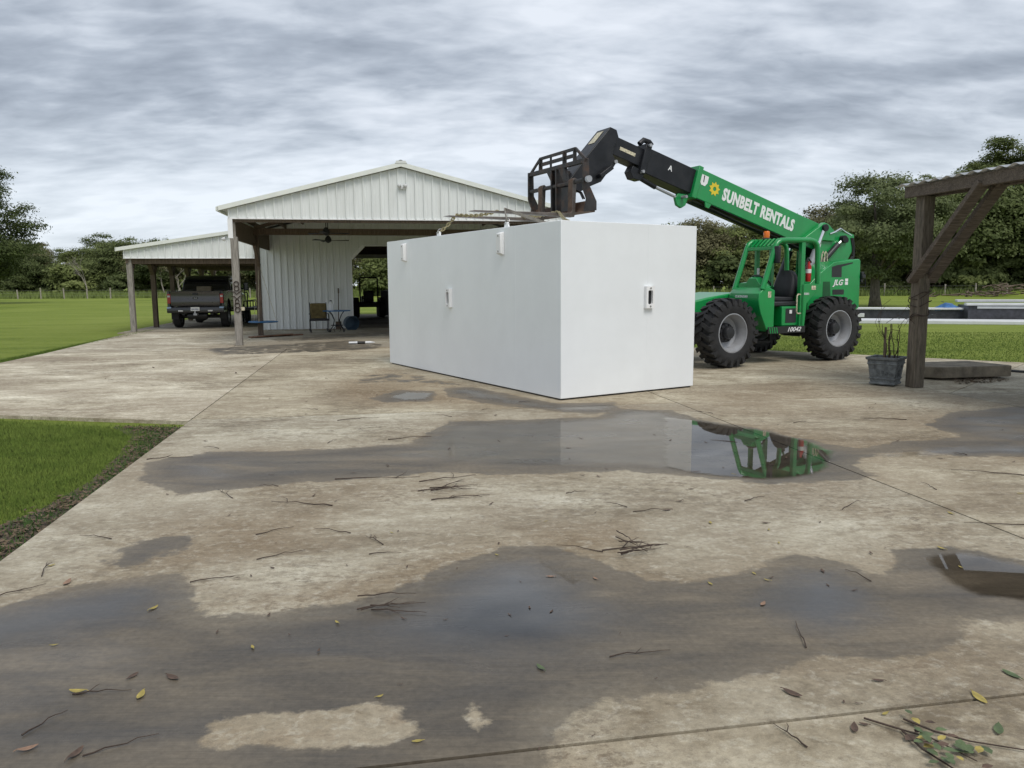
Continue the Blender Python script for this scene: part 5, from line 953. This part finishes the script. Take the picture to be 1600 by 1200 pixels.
# kinds for the wood edge
kinds = []
for k, (h, wd, base, n, ls, m, bl, br) in enumerate([(9.5, 9, .2, 20000, .125, 'leaf_dark', 56, 1.45), (9, 8, .0, 18000, .125, 'leaf_mid', 52, 1.4), (8.5, 8.5, .0, 16000, .12, 'leaf_brown', 52, 1.3), (11.5, 7.5, .6, 18000, .125, 'leaf_dark', 54, 1.25), (10.5, 8, .8, 11000, .11, 'leaf_brown', 52, .95), (19, 10, .6, 60000, .11, 'leaf_mid', 110, 1.25)]):
    kinds.append((make_tree('wood_tree', h, wd, base, n, ls, m, bl, br, 30+k, .22, '', None), h))
used = [False]*6
KL = ['dense dark green', 'mid green', 'brownish olive', 'tall dark green', 'thin brownish', 'very tall']
def wood(kk, x, y, h, label, group, seed):
    t, h0 = kinds[kk]
    if used[kk]: t = copy_tree(t)
    used[kk] = True; rs = random.Random(seed); s = h/h0; put(t, x, y, s*rs.uniform(.95, 1.2), 1, rs.uniform(0, 6.28)); t.scale.z = s; tag(t, KL[kk]+' tree '+label, 'tree', group)
rs = random.Random(5)
def line(x0, x1, y0, y1, step, hfun, kset, label, group, jit=4):
    n = int(abs(x1-x0)/step)
    for i in range(n+1):
        t = i/max(1, n); x = x0+(x1-x0)*t+rs.uniform(-1.5, 1.5); y = y0+(y1-y0)*t+rs.uniform(-jit, jit); wood(rs.choice(kset), x, y, hfun(t)*rs.uniform(.85, 1.12), label, group, rs.random())
line(-104, -30, 122, 116, 3.9, lambda t: 8.7, [0, 0, 1, 2], 'in the wood edge behind the left field', 'wood edge behind the left field')
line(-96, -34, 131, 128, 4.6, lambda t: 9.5, [0, 1, 4, 3], 'in the second row of the left wood', 'second row of the left wood', 3)
line(-26, 20, 114, 110, 4.0, lambda t: 8.8, [0, 1, 2], 'seen through the barn openings', 'trees behind the barn')
line(22, 52, 106, 98, 3.6, lambda t: 8.8+1.2*t, [0, 2, 2, 1], 'in the wood edge behind the telehandler', 'wood edge behind the telehandler', 3)
line(22, 50, 118, 112, 4.4, lambda t: 10.2+2.0*t, [4, 4, 2, 3], 'in the second row behind the telehandler', 'second row behind the telehandler', 3)
line(44, 62, 93, 92, 3.8, lambda t: 12.5+3.5*t, [1, 0, 3], 'in the wood edge behind the timber shelter', 'wood edge behind the timber shelter', 2)
line(52, 80, 99, 90, 4.4, lambda t: 16+9*t, [5], 'rising at the right edge behind the timber shelter', 'tall trees at the right edge', 2)
# undergrowth
bp_, bn_, bC = crown_pts(5000, 2.6, 4.6, 0, 16, .85, 77); bush0 = empty('bush'); ob_ = bpy.data.objects.new('foliage', leaf_mesh('foliage', bp_, bn_, .14, 'leaf_mid')); COL.objects.link(ob_); ob_.parent = bush0
bp2, bn2, _c = crown_pts(5000, 2.2, 4.6, 0, 16, .8, 78); bush1 = empty('bush'); ob2 = bpy.data.objects.new('foliage', leaf_mesh('foliage', bp2, bn2, .14, 'leaf_dark')); COL.objects.link(ob2); ob2.parent = bush1
ub = [False, False]
def bushes(x0, x1, y0, y1, step, hs, label, group):
    n = int(abs(x1-x0)/step)
    for i in range(n+1):
        t = i/n; k = rs.randrange(2); b_ = (bush0, bush1)[k]
        if ub[k]: b_ = copy_tree(b_)
        ub[k] = True; s = hs*rs.uniform(.75, 1.3); put(b_, x0+(x1-x0)*t+rs.uniform(-1, 1), y0+(y1-y0)*t+rs.uniform(-1.5, 1.5), s, 1, rs.uniform(0, 6.28)); tag(b_, ('mid green', 'dark green')[k]+' bush '+label, 'bush', group)
bushes(-104, -28, 119, 113, 2.6, 1.5, 'at the foot of the left wood', 'undergrowth of the left wood')
bushes(-26, 20, 110, 106, 2.8, 1.4, 'at the foot of the trees behind the barn', 'undergrowth behind the barn')
bushes(22, 84, 101, 86, 2.6, 1.5, 'at the foot of the right wood', 'undergrowth of the right wood')
# dead bare trees at the left wood edge
def bare(x, y, h, seed, label):
    r_ = random.Random(seed); m_ = MB()
    def br(p, d_, l, rad, dep):
        q = p+d_*l; m_.tube([p, p.lerp(q, .5)+Vector((r_.uniform(-.1, .1), r_.uniform(-.1, .1), .05))*l*.5, q], [rad, rad*.8, rad*.55], 5)
        if dep:
            for _ in range(r_.choice((2, 3))):
                e = (d_+Vector((r_.uniform(-1, 1), r_.uniform(-.6, .6), r_.uniform(-.3, .7)))*.85).normalized(); br(p.lerp(q, r_.uniform(.5, 1)), e, l*r_.uniform(.5, .75), rad*.55, dep-1)
    br(Vector((0, 0, -.1)), Vector((r_.uniform(-.3, .3), 0, 1)).normalized(), h*.38, h*.010, 5)
    o = m_.build('bare_tree', M['dead_wood'], None); o.location = (x, y, 0); tag(o, label, 'bare tree', 'bare trees at the left wood edge')
bare(-60, 110, 8, 3, 'pale leafless tree left of the lean-to'); bare(-50, 112, 10, 4, 'tall leafless tree just over the lean-to eave'); bare(-44, 112, 10.5, 8, 'leafless tree above the lean-to roof'); bare(-46.5, 108, 7, 5, 'pale leafless tree seen under the lean-to roof')
# ------------------------------------------------------------------ field fences
def fence(p, q, n, label, hgt=1.25):
    f = empty('field_fence', (p[0], p[1], 0)); tag(f, label, 'fence'); d_ = Vector((q[0]-p[0], q[1]-p[1], 0)); pm = None
    for i in range(n+1):
        a = d_*(i/n); h_ = hgt*random.uniform(.9, 1.15); MB().cyl((a.x, a.y, -.1), (a.x+random.uniform(-.06, .06), a.y, h_), .085, 7).build('post', M['dead_wood'], f)
    for z in (.35, .7, 1.05): MB().bar((0, 0, z), (d_.x, d_.y, z), .012, .012).build('wire', M['bolt'], f)
fence((-108, 102.5), (-22, 101.5), 28, 'wire fence on pale wooden posts along the far left field'); fence((24, 92), (86, 80), 20, 'wire fence on wooden posts along the far right field')
gt = empty('cattle_panel', (38.0, 92.5, 0)); tag(gt, 'dark pipe cattle panel leaning at the right wood edge', 'gate')
for z in (.2, .6, 1.0, 1.4, 1.8): MB().bar((0, 0, z), (4.2, 0, z), .08, .08).build('rail', M['black_steel'], gt)
for x in (0, 1.4, 2.8, 4.2): MB().bar((x, 0, 0), (x, 0, 1.9), .08, .08).build('upright', M['black_steel'], gt)
# brush pile and mound at the far right
bpile = empty('brush_pile', (52, 80, 0)); tag(bpile, 'brown brush pile in front of the right wood', 'brush pile'); r_ = random.Random(9)
for k in range(110):
    x, y = r_.gauss(0, 3.6), r_.gauss(0, 1.0); z = max(.05, 1.3*math.exp(-(x/4.5)**2)*r_.random()); a = r_.uniform(0, 6.28); l = r_.uniform(.6, 1.8); MB().tube([(x, y, z), (x+l*math.cos(a), y+l*math.sin(a)*.4, z+r_.uniform(-.2, .4))], [.08, .04], 4).build('branch', M['brown_wood'], bpile)
md = MB(); nn_ = 28; gd = []
for j in range(13):
    for i in range(nn_): x, y = -9+18*i/(nn_-1), -4+8*j/12; gd.append((x, y, 2.3*math.exp(-(x/4.6)**2-(y/2.2)**2)*(1+.12*math.sin(3.1*x+y))-.06))
md.add(gd, [(j*nn_+i, j*nn_+i+1, (j+1)*nn_+i+1, (j+1)*nn_+i) for j in range(12) for i in range(nn_-1)]); o = md.build('grass_mound', M['lawn'], None, smooth=60); o.location = (58.5, 81, 0); tag(o, 'grassy mound of earth beside the brush pile', None, kind='structure')
hb = MB().lathe([(.0001, -.6), (.7, -.6), (.75, 0), (.7, .6), (.0001, .6)], 24, 'x', (0, 0, .7), False).build('hay_bale', M['hay'], None); hb.location = bloc(6.4, 62, -.05); tag(hb, 'round hay bale in the field behind the drive-through', 'hay bale')
# ------------------------------------------------------------------ swimming pool on the right lawn
pa_ = math.atan2(27.78-32.2, 18.48-14.72+4.6); pool = empty('swimming_pool', (13.0, 30.6, 0), R(-18)); tag(pool, 'low white coped pool with dark tiled raised wall on the right lawn', 'swimming pool')
MB().bx((-3.0, -.0, -.05), (12, 1.6, .09)).build('deck', M['pool_white'], pool, bev=.02)
MB().bx((-3.0, 2.6, -.05), (12, 2.9, .42)).build('raised_wall', M['pool_tile'], pool); MB().bx((-3.02, 2.5, .42), (4.9, 3.1, .50)).build('coping', M['pool_white'], pool, bev=.015)
MB().bx((4.9, 1.8, -.05), (12, 3.6, .62)).build('spa_wall', M['pool_tile'], pool, bev=.01); MB().bx((4.8, 1.7, .62), (12, 2.1, .72)).bx((4.8, 3.3, .72), (12, 3.7, .82)).bx((5.2, 1.75, .50), (7.2, 1.80, .60)).build('coping', M['pool_white'], pool, bev=.015)
for x, w_ in ((.3, .9), (-.4, .15)): MB().bx((x, 2.52, .1), (x+w_, 2.6, .26)).build('skimmer', M['pool_white'], pool, bev=.01)
tp = MB(); r_ = random.Random(4); gx, gy = 16, 8; gv = []
for j in range(gy):
    for i in range(gx): x, y = -1.5+3*i/(gx-1), -.6+1.2*j/(gy-1); gv.append((x+r_.uniform(-.06, .06), y, (.06+.34*math.exp(-((x-.2)/.8)**2-(y/.5)**2)+r_.uniform(0, .16))))
tp.add(gv, [(j*gx+i, j*gx+i+1, (j+1)*gx+i+1, (j+1)*gx+i) for j in range(gy-1) for i in range(gx-1)]); o = tp.build('tarp', M['tarp_blue'], None, smooth=20); o.location = (18.0, 32.2, .30); o.scale = (.6, .8, .75); o.rotation_euler.z = R(-18); sd_ = o.modifiers.new('thick', 'SOLIDIFY'); sd_.thickness = .02; tag(o, 'crumpled blue tarp heaped behind the pool wall', 'tarp')
# ------------------------------------------------------------------ timber shelter at the right
ts = empty('timber_shelter', (6.12, 11.60, 0), TH); tag(ts, 'rough timber shelter with diagonal braces and a tin roof at the right edge', 'shelter')
PWD, BWD = M['post_wood'], M['beam_wood']
for x in (0, 3.6):
    for y in (0, -4.6): MB().bx((x-.092, y-.092, 0), (x+.092, y+.092, 2.84+.12*x)).build('post', PWD, ts, bev=.012)
    for dx in (-.14, .14):
        z = 2.83+.12*x; MB().bx((x+dx-.036, -5.2, z), (x+dx+.036, .24, z+.165)).build('beam', BWD, ts, bev=.008)
        for y0, s in ((0, -1), (-4.6, 1)):
            if x == 0 or dx < 0: MB().bar((x+dx, y0, z-1.24), (x+dx, y0+s*1.26, z+.06), .07, .185, (1, 0, 0)).build('brace', BWD, ts, bev=.008)
for k in range(8):
    y = .10-.74*k; MB().add([(.18, y-.03, 2.92), (3.95, y-.03, 2.92+.12*3.8), (3.95, y+.03, 2.92+.12*3.8), (.18, y+.03, 2.92), (.18, y-.03, 3.015), (3.95, y-.03, 3.015+.12*3.8), (3.95, y+.03, 3.015+.12*3.8), (.18, y+.03, 3.015)], [(3, 2, 1, 0), (4, 5, 6, 7), (0, 1, 5, 4), (1, 2, 6, 5), (2, 3, 7, 6), (3, 0, 4, 7)]).build('rafter', BWD, ts)
for k in range(17):
    x = .22+.22*k; z = 3.02+.12*(x-.18); MB().add([(x, -5.15, z), (x+.205, -5.15, z+.0246), (x+.205, .2, z+.0246), (x, .2, z), (x, -5.15, z+.02), (x+.205, -5.15, z+.0446), (x+.205, .2, z+.0446), (x, .2, z+.02)], [(3, 2, 1, 0), (4, 5, 6, 7), (0, 1, 5, 4), (1, 2, 6, 5), (2, 3, 7, 6), (3, 0, 4, 7)]).build('added_deck_board', BWD, ts)  # unseen boards added to darken the roof underside mirrored in the puddle
tn = MB(); ny = 210; vt = []
for x in (-.24, 4.1):
    for i in range(ny+1):
        y = .38-5.8*i/ny; vt.append((x, y, 3.022+.105*max(0, x-.1)+.05*(x > 1)+.018*math.cos(2*math.pi*y/.23)))
tn.add(vt, [(i, i+1, ny+2+i, ny+1+i) for i in range(ny)]); o = tn.build('tin_roof', M['tin'], ts, smooth=60); o.modifiers.new('thick', 'SOLIDIFY').thickness = .004
# vine wound round the post
vine = empty('climbing_vine', (6.12, 11.60, 0), TH); tag(vine, 'thin bare vine wound round the timber post with a few leaves', 'vine'); r_ = random.Random(21)
def coil(z0, z1, turns, r0, ph):
    p = []
    n = int(turns*14)
    for i in range(n+1):
        a = ph+2*math.pi*turns*i/n; rr = r0*(1+.18*math.sin(a*1.7)); p.append((rr*math.cos(a), rr*math.sin(a), z0+(z1-z0)*i/n+.03*math.sin(a*2.3)))
    return p
for z0, z1, tr, ph in ((.9, 1.75, 3, 0), (1.05, 1.5, 3, 2)): MB().tube(coil(z0, z1, tr, .135, ph), .0065, 5).build('stem', M['twig'], vine)
for k in range(9):
    a = r_.uniform(0, 6.28); z = r_.uniform(.9, 1.9); c, s = math.cos(a), math.sin(a); l = r_.uniform(.15, .4); MB().tube([(.14*c, .14*s, z), ((.14+l*.5)*c, (.14+l*.5)*s, z+.08), ((.14+l)*c, (.14+l)*s, z-.1*r_.random())], .004, 4).build('tendril', M['twig'], vine)
def leaf_part(par, p, l, m, name='leaf', rot=None):
    r0 = rot or (r_.uniform(0, 6.28), r_.uniform(-.8, .8)); c, s = math.cos(r0[0]), math.sin(r0[0]); v = []
    for t, w_ in ((0, 0), (.3, .26), (.65, .24), (1, 0)):
        for sg_ in ((-1, 1) if w_ else (0,)): v.append((p[0]+(t*c-sg_*w_*s)*l, p[1]+(t*s+sg_*w_*c)*l, p[2]+l*(r0[1]*t*.6+(.06 if w_ else 0))))
    return MB().add(v, [(0, 1, 2), (1, 3, 4, 2), (3, 5, 4)]).build(name, m, par)
for k in range(16):
    a = r_.uniform(0, 6.28); z = r_.uniform(1.0, 2.0); rr = r_.uniform(.14, .42); leaf_part(vine, (rr*math.cos(a), rr*math.sin(a), z), r_.uniform(.05, .08), M['leaf_green'])
# planter
pl = empty('square_planter', (5.80, 11.86, 0), TH+R(38)); tag(pl, 'grey square stone urn planter beside the timber post', 'planter'); SG = M['stone_grey']
def sq(h, z): return [(-h, -h, z), (h, -h, z), (h, h, z), (-h, h, z)]
MB().loft([sq(.175, .02), sq(.185, .03), sq(.185, .05), sq(.17, .06), sq(.175, .09), sq(.20, .30), sq(.215, .385), sq(.205, .39), sq(.235, .41), sq(.24, .445), sq(.205, .445), sq(.195, .38)], False).build('pot', SG, pl, bev=.004, smooth=25)
for z, h in ((.115, .182), (.345, .210)): MB().loft([sq(h, z-.012), sq(h+.008, z-.006), sq(h+.008, z+.006), sq(h, z+.012)], False).build('moulding', SG, pl)
for (nx_, ny_) in ((0, -1), (-1, 0), (1, 0), (0, 1)):  # carved relief on each face
    m_ = MB()
    for k in range(26):
        a, z = r_.uniform(-.15, .15), r_.uniform(.15, .31); h = .176+(z-.09)*.119; rr = r_.uniform(.008, .018); p = (a, ny_*h, z) if ny_ else (nx_*h, a, z); m_.lathe([(.0001, rr*.5), (rr*.8, rr*.25), (rr, -rr*.3)], 6, 'y' if ny_ else 'x', p, False)
    m_.build('carving', SG, pl, smooth=60)
MB().add(sq(.198, .40), [(0, 1, 2, 3)]).build('soil', M['soil'], pl, smooth=0)
tre = empty('trellis_plant', (5.86, 11.86, .40), TH); tag(tre, 'leafless twiggy plant on a small trellis in the grey planter', 'plant')
MB().bx((-.12, -.012, 0), (-.095, .012, .50)).build('stake', M['brown_wood'], tre)
for k in range(7):
    x0 = r_.uniform(-.08, .12); p = [(x0, r_.uniform(-.05, .05), 0)]
    for i in range(5): q = p[-1]; p.append((q[0]+r_.uniform(-.05, .05), q[1]+r_.uniform(-.03, .03), q[2]+.11))
    MB().tube(p, [.009, .008, .007, .006, .005, .003], 5).build('stem', M['twig'], tre)
for z in (.12, .3, .44): MB().tube([(-.12, 0, z), (0, .01, z+.02), (.13, 0, z)], .004, 5).build('tie', M['twig'], tre)
for k in range(3):
    a = r_.uniform(2.2, 4.2); MB().tube([(-.1, 0, .3), (-.22, 0, .42+.05*k), (-.28+.05*k, .02, .58+.12*k), (-.2+.08*k, .02, .72+.1*k)], .003, 4).build('tendril', M['twig'], tre)
for k in range(4): leaf_part(tre, (r_.uniform(-.25, .1), 0, r_.uniform(.5, .9)), .06, M['leaf_green'])
# low stone slab beyond the post
ss = MB().loft([[(6.72, 12.55, z), (6.95, 12.36, z), (8.24, 12.60, z), (8.20, 12.72, z), (7.95, 13.38, z), (6.95, 13.2, z)] for z in (.03, .06, .19, .215)]).build('stone_slab', M['slab_stone'], None, bev=.015); tag(ss, 'low weathered stone slab on the concrete behind the timber post', 'slab')
hs_ = MB().tube([(8.15, 12.75, .12), (8.5, 12.6, .10), (9.0, 12.3, .03), (9.8, 12.0, .03)], .022, 7).build('pipe', M['black_plastic'], None); tag(hs_, 'dark pipe running right from the low stone slab', 'pipe')
# ------------------------------------------------------------------ leaves and twigs on the concrete
def ground_leaf(x, y, l, wd, m, ang, curl, label, group=None, z=.006):
    v = []; n = 6
    for i in range(n+1):
        t = i/n; w_ = wd*math.sin(math.pi*min(1, t*.92+.04))**.8; zc = z+curl*l*(t-.5)**2*4*.35
        v += [((t-.5)*l, -w_/2, zc+curl*.25*w_), ((t-.5)*l, 0, zc), ((t-.5)*l, w_/2, zc+curl*.25*w_)]
    m_ = MB().add(v, [(i*3+k, i*3+k+1, (i+1)*3+k+1, (i+1)*3+k) for i in range(n) for k in range(2)]); m_.tube([(-.5*l, 0, z+curl*l*.35), (-.66*l, .01*l, z+.002)], .0012+l*.006, 4)
    o = m_.build('leaf', M[m], None, smooth=60); o.location = (x, y, 0); o.rotation_euler.z = ang; return tag(o, label, 'leaf', group)
big_leaves = [(-1.731, 2.872, 0.085, 'leaf_yellow', 'pale yellow green leaf at the lower left beside a forked twig'), (-1.466, 2.840, 0.085, 'leaf_yellow', 'spotted yellow leaf at the lower left'), (-1.794, 3.660, 0.07, 'leaf_yellow', 'yellow leaf on the wet sheen at the left'), (-1.692, 2.491, 0.08, 'leaf_tan', 'curled tan leaf in the lower left corner'), (-2.420, 4.000, 0.1, 'leaf_tan', 'pinkish dead leaf beside the lawn edge'), (-0.341, 2.523, 0.05, 'leaf_yellow', 'small lobed yellow leaf near the front joint'), (0.113, 3.039, 0.07, 'leaf_green', 'grey green leaf standing in the wet concrete'), (1.247, 3.669, 0.07, 'leaf_tan', 'upright tan leaf on the wet film at the right'), (1.053, 3.936, 0.05, 'leaf_yellow', 'yellow leaf on the upper shore of the wet film'), (1.330, 4.078, 0.045, 'leaf_yellow', 'tiny yellow leaf above the wet film'), (2.577, 4.458, 0.07, 'leaf_yellow', 'yellow leaf at the brown puddle edge'), (1.795, 2.784, 0.11, 'leaf_yellow', 'long half yellow leaf lying over the front joint'), (2.033, 2.962, 0.1, 'leaf_green', 'dark green willow leaf at the right edge'), (1.735, 2.571, 0.1, 'leaf_green', 'green willow leaf in the lower right corner'), (1.721, 4.109, 0.06, 'leaf_dead', 'dark curled leaf on the right wet patch'), (1.089, 2.825, 0.1, 'leaf_dead', 'long brown pod in front of the wet film'), (1.225, 2.584, 0.08, 'leaf_dead', 'brown sliver of leaf near the leafy twig'), (1.468, 2.918, 0.06, 'leaf_dead', 'reddish brown leaf crumb on the dry concrete at right'), (-0.097, 4.395, 0.04, 'leaf_yellow', 'round yellow seed at the head of the sky puddle'), (0.204, 4.049, 0.06, 'leaf_tan', 'tan leaf on the sky puddle'), (0.447, 4.018, 0.05, 'leaf_tan', 'small tan leaf on the rim of the sky puddle'), (-1.401, 2.978, 0.09, 'leaf_dead', 'dark curled leaf on the wet concrete at the left'), (-1.572, 2.996, 0.07, 'leaf_dead', 'black leaf above the spotted yellow leaf'), (-1.509, 2.460, 0.09, 'leaf_dead', 'blackened leaf at the bottom left'), (-1.159, 3.238, 0.045, 'leaf_yellow', 'pair of pale yellow leaf scraps on the left wet concrete'), (1.321, 4.981, 0.06, 'leaf_yellow', 'yellow leaf in the middle of the right dry concrete'), (1.687, 4.974, 0.06, 'leaf_dead', 'brown leaf right of the yellow leaf'), (1.090, 5.278, 0.08, 'leaf_dead', 'brown leaf right of the twig heap'), (3.030, 5.162, 0.07, 'leaf_yellow', 'yellow leaf beside the right diagonal joint'), (5.785, 9.914, 0.07, 'leaf_tan', 'pale leaf on the damp patch near the post'), (3.828, 5.650, 0.06, 'leaf_yellow', 'yellow leaf at the far right edge'), (1.855, 6.287, 0.05, 'leaf_yellow', 'yellow leaf floating on the long puddle'), (-2.661, 4.261, 0.06, 'leaf_yellow', 'yellow leaf on the edge of the drive')]
for x, y, l, m, lab in big_leaves: ground_leaf(x, y, l*.80, l*.32, m, r_.uniform(0, 6.28), r_.uniform(.05, .35), lab)
def scatter(n, poly, l0, l1, m, label, group):
    P = np.array(poly); k = 0
    while k < n:
        x, y = r_.uniform(P[:, 0].min(), P[:, 0].max()), r_.uniform(P[:, 1].min(), P[:, 1].max())
        if sdf(poly, np.array([x]), np.array([y]))[0] < 0: continue
        k += 1; l = r_.uniform(l0, l1); ground_leaf(x, y, l, l*r_.uniform(.25, .45), m, r_.uniform(0, 6.28), r_.uniform(.05, .5), label, group)
near_z = [(-1.682, 2.462), (1.646, 2.428), (3.474, 5.198), (-2.285, 5.317), (-2.482, 3.845)]; mid_z = [(-2.635, 5.484), (3.618, 5.351), (7.010, 10.549), (2.706, 10.729), (0.635, 9.451), (-2.660, 13.231), (-4.627, 16.802), (-3.621, 8.928)]; pad_z = [(-6.549, 9.966), (-4.119, 9.388), (-5.538, 18.455), (-9.840, 19.682), (-9.516, 14.583)]
scatter(45, near_z, .012, .035, 'leaf_dead', 'tiny dead leaf scrap on the front concrete', 'leaf scraps on the front concrete')
scatter(85, mid_z, .02, .06, 'leaf_dead', 'small dead leaf scattered on the middle of the drive', 'dead leaves on the middle of the drive')
scatter(16, pad_z, .05, .12, 'leaf_dead', 'small dead leaf on the left concrete pad', 'dead leaves on the left pad')
scatter(10, near_z, .03, .045, 'leaf_yellow', 'tiny yellow leaf on the front concrete', 'tiny yellow leaves on the front concrete')
def twig(x, y, l, ang, nb, label, group=None, rad=.0032, forks=2, cat='twig', bundle=1, spread=.25):
    t = empty('twig', (x, y, 0), ang) if bundle > 1 else None; last = None
    for b_ in range(bundle):
        m_ = MB(); L_ = l*(1 if b_ == 0 else r_.uniform(.45, 1.0)); oy = r_.uniform(-.05, .05)*bundle**.5 if b_ else 0; ox = r_.uniform(-.1, .1)*l if b_ else 0; da = r_.gauss(0, spread) if b_ else 0; p = []; yy = oy; c, s = math.cos(da), math.sin(da); hgt = .006+.005*b_
        for i in range(8):
            tt = i/7; yy += r_.gauss(0, .012)*L_; px_, py_ = (tt-.5)*L_, yy-oy; p.append((ox+px_*c-py_*s, oy+px_*s+py_*c, hgt+.012*math.sin(tt*math.pi)*r_.random()))
        m_.tube(p, [rad*(1.15-.8*i/7) for i in range(8)], 5)
        for f in range(forks if b_ == 0 else r_.randint(0, forks)):
            a = Vector(p[r_.randint(2, 5)]); g_ = da+r_.choice((-1, 1))*r_.uniform(.4, 1.1); ll = L_*r_.uniform(.12, .35); m_.tube([a, a+Vector((math.cos(g_)*ll*.5, math.sin(g_)*ll*.5, .008)), a+Vector((math.cos(g_+.2)*ll, math.sin(g_+.2)*ll, .004))], [rad*.7, rad*.55, rad*.3], 4)
        if bundle > 1: m_.build('stick', M['twig'], t)
        else: t = m_.build('twig', M['twig'], None); t.location = (x, y, 0); t.rotation_euler.z = ang
    return tag(t, label, cat, group)
for x, y, l, a, f, lab in [(0.981, 2.547, 0.16, 2.0, 1, 'forked twig crossing the front joint at the right'), (-1.631, 2.866, 0.22, 0.15, 1, 'forked twig beside the pale yellow leaf'), (0.549, 3.162, 0.28, 0.25, 1, 'twig with a dead leaf in the lower middle'), (-1.733, 2.657, 0.18, 1.2, 0, 'curved twig in the lower left corner'), (-1.378, 2.514, 0.24, 0.6, 0, 'straight twig in the lower left corner'), (0.402, 4.497, 0.3, 2.7, 0, 'thin curved twig above the sky puddle'), (-0.764, 4.428, 0.19, 0.1, 0, 'short thick twig on the brown stain'), (-0.872, 4.673, 0.22, 2.3, 3, 'small brushy twig above the short thick twig'), (3.249, 4.915, 0.5, 2.9, 0, 'long thin twig across the right diagonal joint'), (3.982, 6.278, 0.55, 2.8, 0, 'thin twig on the dry concrete at the far right'), (-1.120, 6.231, 0.7, 0.1, 2, 'long twig on the near shore of the wet streak'), (-0.535, 6.217, 0.5, 0.5, 1, 'twig right of the long twig'), (-0.391, 5.638, 0.45, 0.3, 3, 'forked twig under the long puddle'), (-1.558, 5.494, 0.5, 2.9, 1, 'thin twig left of the forked twigs'), (-2.206, 5.786, 0.32, 2.2, 2, 'small forked twig near the lawn side'), (-3.193, 7.016, 0.4, 0.2, 1, 'twig pair at the wet corner by the lawn'), (-1.623, 4.051, 0.28, 0.4, 1, 'twig beside the dry shore at the left'), (-2.668, 4.211, 0.25, 2.0, 2, 'twig at the edge of the drive by the lawn'), (-2.610, 3.889, 0.26, 0.8, 1, 'twig at the far left of the drive'), (2.333, 9.389, 0.3, 2.6, 1, 'twig beside the shelter front corner'), (4.339, 8.866, 0.5, 2.9, 0, 'long thin twig on the concrete left of the damp patch'), (-1.842, 9.082, 0.5, 0.4, 1, 'twig on the joint left of the shelter'), (-1.075, 7.907, 0.45, 0.3, 1, 'twig near the head of the long puddle'), (0.991, 5.280, 0.3, 0.2, 0, 'thin twig above the twig heap'), (0.737, 5.412, 0.2, 2.5, 0, 'short twig left of the brown leaf')]: twig(x, y, l, a, 0, lab, None, .0030 if l < .4 else .0042, f)
(x, y), = [(-0.609, 3.673)]; twig(x, y, .34, .22, 0, 'bundle of straight wet twigs left of the sky puddle', None, .0034, 1, 'twig heap', 5, .22)
(x, y), = [(0.732, 4.503)]; twig(x, y, .40, .25, 0, 'heap of crossing twigs above the wet film', None, .0036, 2, 'twig heap', 9, .55)
(x, y), = [(-0.512, 5.935)]; twig(x, y, .5, .4, 0, 'loose heap of twigs at the middle of the drive', None, .004, 2, 'twig heap', 4, .6)
scat = [(-2.988, 7.488), (-2.649, 9.820), (0.173, 10.357), (2.135, 7.646), (3.302, 8.692), (2.436, 5.376), (0.487, 5.762), (-1.179, 4.868), (-0.330, 9.732), (3.263, 5.885), (-1.558, 4.875), (1.802, 5.556), (-1.846, 7.765), (-0.863, 9.271), (-1.954, 6.007), (1.887, 4.041), (1.309, 3.336), (-1.380, 4.417), (-2.675, 4.768), (4.160, 7.001)]
for k, (x, y) in enumerate(scat): twig(x, y, r_.uniform(.10, .3), r_.uniform(0, 3.1), 0, 'short broken twig lying on the concrete', 'short broken twigs on the concrete', .003, 0)
# fresh leafy twig at the lower right
ls_ = [(1.427, 2.665), (1.445, 2.542), (1.506, 2.412)]; lt = empty('leafy_twig', (ls_[1][0], ls_[1][1], 0), 0); tag(lt, 'fresh twig with green willow leaves in the lower right corner', 'leafy twig')
for p in ([(-.16, .10, .01), (-.08, .03, .015), (.02, -.03, .01), (.10, -.16, .01)], [(-.02, .09, .012), (.04, .0, .02), (.14, -.05, .012), (.36, -.12, .01)], [(-.06, .02, .01), (-.05, -.10, .015), (.0, -.2, .01)]): MB().tube(p, [.004, .0035, .003, .002][:len(p)], 5).build('stem', M['twig'], lt)
for k in range(34): leaf_part(lt, (r_.gauss(.02, .06), r_.gauss(-.06, .06), .012+.02*r_.random()), r_.uniform(.03, .06), M[r_.choice(['leaf_green', 'leaf_green', 'leaf_green', 'leaf_green', 'leaf_dead', 'leaf_dead', 'leaf_yellow'])], rot=(r_.uniform(0, 6.28), r_.uniform(-.1, .25)))
